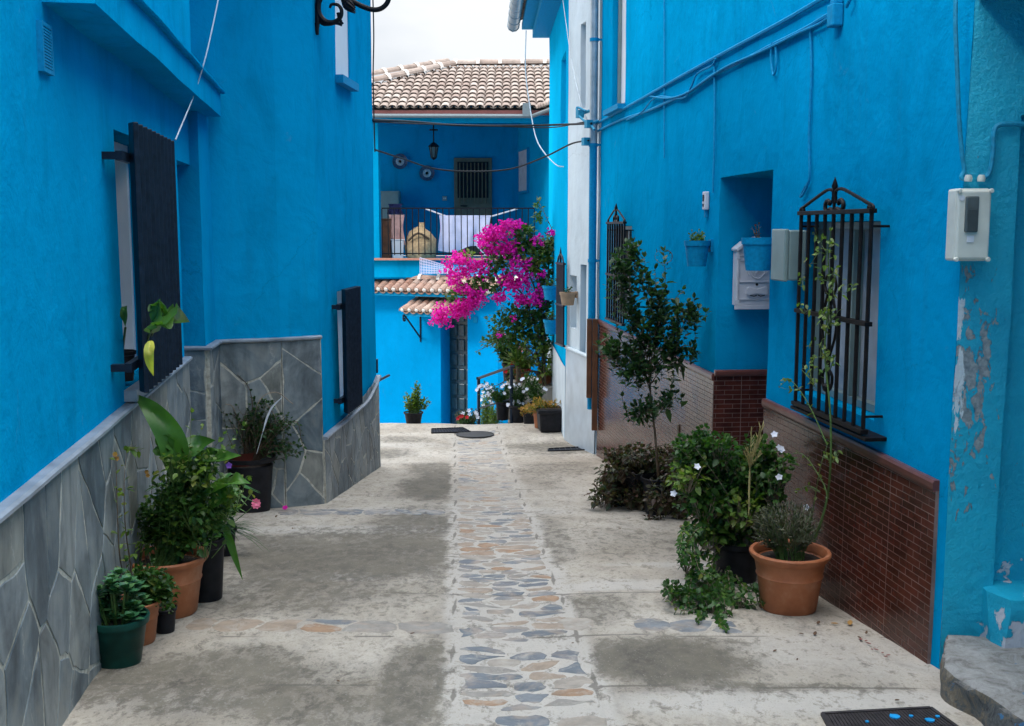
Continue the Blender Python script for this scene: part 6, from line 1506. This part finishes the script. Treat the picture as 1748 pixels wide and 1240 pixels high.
ring_ = [P_(1133+15*math.cos(a), 438+12*math.sin(a)) for a in [k*math.pi/5-1.2 for k in range(10)]]; twig(bs, bl, ring_, .0025, .03, .026, .016, .1, n=3)
fin(bs, bl, t, M_twig, LF_dark)
# wall pots
def wallpot(x, Y, ytop, ybot, off, r, label, cy_=None, mat=None, grp='small pots hung on the right wall', A=CE0, B=CE1):
    sgm = onY(x, (ytop+ybot)/2, Y); z1 = onY(x, ytop, Y).z; z0 = onY(x, ybot, Y).z; A_, d, n = frame(A, B); s = (V((sgm.x, sgm.y))-A_).dot(d); q = WP(A, B, s, z0, r+.012)
    t = thing('wall_pot', label, 'wall pot', q, grp); h = z1-z0
    b = MB(); b.lathe([(.001, 0), (r*.70, 0), (r*.90, h*.8), (r*.97, h*.80), (r, h), (r*.9, h), (r*.86, h*.82)], q, 28); b.build('pot', mat or M_blue_trim, t, True)
    b = MB(); wbox(b, A, B, s-.03, s+.03, z0+h*.55, z0+h*1.05, .001, .016); b.build('wall_hook', mat or M_blue_trim, t)
    b = MB(); b.lathe([(.001, h*.86), (r*.86, h*.84)], q, 20); b.build('soil', M_soil, t); return t, q, h
t, q, h = wallpot(1195, 6.62, 411, 455, .08, .080, 'blue painted wall pot with small green succulent left of the doorway')
bs, bl = MB(), MB(); bush(bs, bl, q+Zv*h*.8, [(q+V((-.0, 0, h*.8+.06)), .06, .05, .03, 1)], 26, .0025, .014, .024, .016, .3); fin(bs, bl, t, M_stem, LF_yel)
t, q, h = wallpot(1303, 5.5, 406, 462, .08, .088, 'blue painted wall pot with dry reddish sprig overlapping the white mailbox')
bs, bl = MB(), MB()
for k in range(3): twig(bs, bl, [q+Zv*h*.85, q+V((.01*k-.02, 0, h*.85+.04)), q+V((.015*k-.03, .01, h*.85+.07+.01*k))], .004, .012, .022, .014, .35)
scatter(bl, q+V((.0, .03, h*.86)), .05, .03, .012, 22, .03, .018); fin(bs, bl, t, M_twig, LF_red)
t, q, h = wallpot(974, 10.9, 499, 521, .05, .085, 'unpainted clay wall pot on the white house', A=F0, B=F1, mat=plain('pale_clay', (.36, .24, .15), .7))
b = MB(); bs = MB(); bush(bs, b, q+Zv*h*.7, [(q+Zv*(h+.03), .05, .04, .02, 1)], 10, .002, .02, .03, .018); fin(bs, b, t, M_twig, LF_dark)
for (x, Y, y0, y1, lab) in ((951, 12.2, 488, 512, 'upper of two cyan wall pots beside the bougainvillea'), (952, 12.0, 546, 570, 'lower of two cyan wall pots beside the bougainvillea')):
    t, q, h = wallpot(x, Y, y0, y1, .1, .10, lab, A=F1, B=EE1); bs, b = MB(), MB(); bush(bs, b, q+Zv*h*.7, [(q+Zv*(h+.05), .09, .08, .05, 1)], 14, .003, .03, .04, .026); fin(bs, b, t, M_twig, LF_mid)

# --- bougainvillea
random.seed(41)
YB = 13.6
t = thing('bougainvillea', 'magenta flowering bougainvillea arching out from the cyan wall over the lane', 'bougainvillea', (.45, YB, -.8))
bs, bl, b2, fl = MB(), MB(), MB(), MB(); Y = YB
PB = lambda x, y, dy=0: onY(x, y, YB+dy)
root = V((.42, YB, -.78))
for c in ([(930, 640), (925, 540), (915, 440), (880, 400), (850, 400)], [(930, 640), (920, 520), (890, 450), (840, 440), (800, 460)], [(930, 640), (915, 560), (880, 490), (820, 500), (770, 530), (745, 548)], [(925, 640), (935, 500), (938, 420), (945, 400), (920, 345)], [(925, 640), (905, 560), (900, 520), (900, 500)], [(925, 640), (905, 600), (870, 580), (835, 590), (815, 600)], [(925, 640), (880, 640), (855, 655), (830, 665)]):
    twig(bs, bl, [root]+[PB(x, y, ru(-.15, .15)) for x, y in c], .018, .05, .06, .042, .3, r1=.15, jit=.6)
GR = [(892, 394, 20, 9, 1), (901, 418, 27, 12, 1.3), (928, 430, 20, 22, 1.4), (911, 452, 18, 16, 1), (853, 452, 26, 20, 1.3), (832, 484, 30, 12, 1), (805, 492, 22, 10, .6), (930, 490, 14, 40, 1.6), (925, 560, 16, 45, 2), (895, 560, 24, 24, 1.2), (862, 580, 20, 14, .6), (843, 585, 22, 6, .3), (900, 600, 30, 30, 1.2), (940, 420, 10, 20, .5), (880, 430, 20, 14, .6), (918, 360, 5, 22, .25), (840, 415, 20, 10, .4), (795, 437, 14, 7, .3), (930, 610, 12, 40, 1), (860, 550, 30, 14, .7), (905, 530, 26, 20, 1.0), (870, 530, 20, 14, .4), (775, 505, 16, 8, .3), (882, 560, 30, 26, .7)]
for (x, y, rx_, rz_, wt) in GR:
    scatter(bl if rnd() < .75 else b2, PB(x, y, .0), m_px(rx_*1.12, YB), .28, m_px(rz_*1.12, YB), int(200*wt), .062, .046, 1, .3, .1, .5, bs, .05)
FLW = [(872, 385, 20, 9, 1), (849, 401, 22, 12, 1.2), (826, 413, 14, 10, .6), (849, 427, 22, 10, 1), (873, 421, 14, 9, .6), (917, 411, 12, 8, .3), (785, 441, 13, 10, .7), (812, 459, 26, 14, 1.8), (775, 473, 12, 12, .8), (888, 455, 18, 18, 1.3), (884, 482, 22, 17, 1.6), (901, 512, 24, 9, 1.3), (866, 480, 12, 14, .5), (814, 506, 15, 11, 1), (800, 521, 17, 10, 1.1), (783, 531, 17, 11, 1.2), (754, 539, 14, 16, 1.3), (926, 469, 7, 6, .2), (944, 397, 6, 5, .15), (853, 506, 12, 6, .3), (790, 492, 16, 8, .5), (835, 395, 12, 8, .3), (853, 513, 10, 5, .2), (765, 455, 10, 10, .3), (878, 545, 5, 4, .1), (853, 574, 4, 3, .06), (920, 500, 10, 10, .3)]
for (x, y, rx_, rz_, wt) in FLW:
    for k in range(int(150*wt)):
        v = rvec()*(rnd()**.4)*(1.0 if rnd() < .7 else 1.5); q = PB(x+v.x*rx_*1.1, y-v.z*rz_*1.1, -.16+v.y*.22)
        if rnd() < .9:
            a0 = rvec()-V((0, .6, 0))
            for j in range(3): leaf(fl, q, a0+rvec()*.9, rvec(), ru(.030, .046), ru(.026, .038), .1, .3, 1)
fin(bs, bl, t, M_twig, LF_mid); b2.build('yellow_green_leaves', LF_yel, t, True); fl.build('flower_bracts', FL_mag, t, True)  # randomly chosen leaf clumps take the yellow-green leaf colour
# --- pots at the alley crest
random.seed(43)
def crest(label, x, ybot, Y, rpx, hpx, mat, blobs, leafm, Ll, Wl, n, fl_m=None, fl_n=0, kind='plain', fr=.02, sp=.03, square=False, z=None, grp='pots gathered at the alley crest'):
    r = m_px(rpx, Y); h = m_px(hpx, Y); c = onY(x, ybot, Y); c.z = (gp(Y)+.004) if z is None else z
    t = thing('potted_plant', label, 'potted plant', c, grp)
    if square:
        b = MB(); b.box(c+V((0, 0, h/2)), (2*r, 2*r, h), .12, taper=.85); b.build('pot', mat, t, bevel=.02)
        b = MB(); b.box(c+V((0, 0, h-.02)), (2*r+.03, 2*r+.03, .045), .12); bb_ = b.build('rim', mat, t, bevel=.01)
        b = MB(); b.box(c+V((0, 0, h+.004)), (2*r-.03, 2*r-.03, .01), .12); b.build('soil', M_soil, t)
    else: pot(t, c, r, h, mat, kind)
    bs, bl, fl = MB(), MB(), MB()
    bush(bs, bl, c+V((0, 0, h*.85)), [(onY(bx, by, Y), m_px(rx_, Y), m_px(rx_, Y)*.7, m_px(rz_, Y), rx_*rz_) for bx, by, rx_, rz_ in blobs], n, .004, sp, Ll, Wl, .3, seg=1, droop=.3)
    for k in range(fl_n):
        bx, by, rx_, rz_ = random.choice(blobs); v = rvec(); flower(fl, onY(bx+v.x*rx_, by-abs(v.z)*rz_*.9+3, Y-m_px(rx_, Y)*.5), V((ru(-.5, .5), -1, .6)), fr*ru(.8, 1.2), 6, .8)
    fin(bs, bl, t, M_stem, leafm)
    if fl.f: fl.build('flower', fl_m, t, True)
    return t
crest('black pot with pale green basil like bush standing alone by the bright wall', 706, 722, 12.72, 17, 20, M_black, [(704, 685, 18, 18), (712, 668, 6, 18), (720, 690, 12, 12)], LF_yel, .06, .03, 75)
crest('square black planter of orange tinged foliage at the foot of the white house', 938, 741, 11.9, 21, 40, M_black, [(925, 690, 22, 12), (948, 692, 12, 8), (905, 700, 12, 8)], LF_orange, .05, .014, 100, FL_yel, 10, square=True)
crest('terracotta pot glimpsed left of the square black planter', 922, 735, 12.15, 13, 34, M_terra, [(915, 700, 12, 10)], LF_orange, .05, .02, 24, FL_yel, 6, 'terra')
crest('round grey black pot with yellow daisies left of the square planter', 903, 727, 12.6, 12, 20, M_black, [(900, 700, 14, 12)], LF_orange, .05, .02, 34, FL_yel, 9)
crest('black pot of white daisies behind the handrail post', 858, 722, 13.25, 13, 32, M_black, [(850, 672, 28, 18), (830, 665, 16, 14), (870, 660, 14, 10)], LF_mid, .05, .022, 90, FL_white, 26, fr=.024)
crest('wide black tub of white daisies and pink blossom right of the handrail', 884, 722, 13.05, 16, 30, M_black, [(885, 668, 22, 18), (880, 690, 14, 10)], LF_dark, .05, .025, 75, FL_white, 14, fr=.024)
crest('daisy pot close to the white house wall', 918, 722, 12.9, 14, 36, M_black, [(915, 668, 20, 12), (905, 650, 18, 16)], LF_mid, .05, .025, 60, FL_white, 7, fr=.022)
crest('terracotta pot on the raised ledge under leafy geranium', 890, 668, 13.9, 14, 22, M_terra, [(885, 632, 24, 16), (905, 615, 18, 16)], LF_yel, .06, .045, 70, FL_red, 4, 'terra', z=-.36, fr=.04)
crest('brown bowl pot on the ledge beside the white house', 930, 668, 13.7, 15, 16, M_terra, [(928, 640, 14, 12)], LF_mid, .06, .04, 40, None, 0, 'terra', z=-.36)
crest('dark leaved bush pot on the ledge at the back', 870, 660, 14.2, 14, 30, M_black, [(872, 600, 26, 26), (850, 575, 18, 12)], LF_dark, .07, .045, 90, FL_pink, 3, z=-.40, fr=.05)
b = MB(); b.box((.33, 13.95, -.58), (.80, .95, .41)); tag(b.build('stone_ledge', MATS['yard_concrete'], bevel=.02), 'raised concrete ledge carrying the rear pots', 'ledge')
# spiky yucca
t = thing('yucca', 'yucca with spiky yellow green blades in the middle of the crest pots', 'plant', onY(885, 660, 13.6)); bs, bl = MB(), MB(); c = onY(885, 625, 13.6)
bs.tube([V((c.x, 13.6, -.76)), c], .03, 8)
for k in range(60): d = rvec(); d.z = abs(d.z)*.9+.25; leaf(bl, c, d, Zv, ru(.25, .40), .03, .25, .2, 4)
fin(bs, bl, t, M_twig, LF_yel)
# plants on the steps beyond the crest, growing up into view
for (lab, x, y, Y, rx_, rz_, m_, n_, fm, fn) in (('low grey green shrub with tiny flowers beside the green door', 800, 712, 13.3, 22, 14, LF_grey, 80, FL_white, 6), ('tall grassy yellow green plant left of the handrail', 830, 690, 14.6, 14, 26, LF_yel, 60, FL_white, 10), ('leafy yellow green plant below the handrail', 845, 708, 13.8, 14, 16, LF_yel, 50, None, 0), ('red and white flowering shrub at the foot of the door', 792, 716, 13.15, 12, 8, LF_dark, 40, FL_red, 4)):
    c = onY(x, y, Y); gz_ = gp(Y) if Y < 13 else -1.1-.17*int((Y-13)/.3); t = thing('shrub', lab, 'shrub', (c.x, Y, gz_), 'plants beside the lower steps'); bs, bl, fl = MB(), MB(), MB()
    bush(bs, bl, V((c.x, Y, gz_)), [(c, m_px(rx_, Y), .12, m_px(rz_, Y), 1)], n_, .004, .03, .055, .022, .4, seg=1)
    for k in range(fn): v = rvec(); flower(fl, c+V((v.x*m_px(rx_, Y), -.1, abs(v.z)*m_px(rz_, Y))), V((0, -1, .4)), .03, 5)
    fin(bs, bl, t, M_stem, m_)
    if fl.f: fl.build('flower', fm, t, True)
# tree top far behind the roof
t = thing('tree', 'green tree top peeping over the left end of the tiled roof', 'tree', onY(628, 160, 34)); c = onY(630, 147, 34); t.location = (c.x, 34, -2); WORLD[t.name] = V((c.x, 34, -2))
bs, bl = MB(), MB(); bs.tube(spline([V((c.x, 34, -2)), V((c.x+.2, 34, 2)), c], 5), [.28-.015*k for k in range(11)], 8)
for k in range(10): e = c+V((ru(-1.6, .5), ru(-1, 1), ru(-1.4, .1))); bs.tube(spline([V((c.x+.1, 34, 2.5)), (c+e)/2+rvec()*.3-Zv*.6, e], 4), .05, 5); scatter(bl, e, .6, .6, .32, 190, .13, .08, 1)
fin(bs, bl, t, M_twig, LF_mid, 'trunk', 'crown')
# --- litter: fallen leaves and petals
random.seed(5)
def litter(label, spots, mat, nm='fallen_leaf', cat='fallen leaf', g='dead leaves scattered on the concrete'):
    for (x, y, s_2) in spots:
        b = MB(); p = onG(x, y); p.z += .007; d = V((ru(-1, 1), ru(-1, 1), .05)); n0 = len(b.v)
        leaf(b, p, d, Zv, s_2, s_2*.45, -.08, .25, 4); k = len(b.v); b.v += [(v[0], v[1], v[2]-.0015) for v in b.v[:]]; b.f += [[i+k for i in reversed(f)] for f in b.f[:]]
        o = b.build(nm, mat, None, True); tag(o, label, cat, g)
litter('small dry brown leaf lying on the concrete floor', [(1390, 1087, .03), (1395, 1068, .03), (1360, 1130, .015), (1372, 1085, .02), (700, 1085, .02), (735, 905, .03), (728, 876, .03), (1478, 1085, .02), (1535, 1198, .022), (1470, 1093, .02), (575, 1165, .02), (905, 895, .02), (1000, 930, .02), (1060, 905, .02), (980, 1100, .015), (1320, 1115, .02), (500, 905, .02), (470, 885, .03)], plain('dead_leaf', (.10, .05, .025), .8))
litter('curled tan leaf on pale concrete', [(150, 1170, .03), (1450, 1070, .045), (1418, 1067, .03)], plain('tan_leaf', (.38, .20, .05), .7), g='curled tan leaves on the concrete')
litter('tiny reddish bract fallen in a line near the tiled wall', [(1470, 1093, .03), (1480, 1096, .02), (1487, 1103, .02), (1500, 1113, .02), (1508, 1117, .018), (1512, 1122, .018), (1516, 1125, .018), (1486, 1111, .014)], plain('dried_bract', (.24, .08, .07), .8), 'fallen_petal', 'fallen petal', 'reddish petals along the tiled wall')

# ================================================================ finish: origins at each top-level mesh's base
def shift(o, off):
    if o.type == 'MESH': o.data.transform(Matrix.Translation(-off))
    for c in o.children: shift(c, off)
bpy.context.view_layer.update()
for o in list(SC.objects):
    if o.parent is None and o.type == 'MESH' and o.get('kind') != 'structure':
        vs = [v.co for v in o.data.vertices]
        off = V(((min(v.x for v in vs)+max(v.x for v in vs))/2, (min(v.y for v in vs)+max(v.y for v in vs))/2, min(v.z for v in vs)))
        shift(o, off); o.location = off
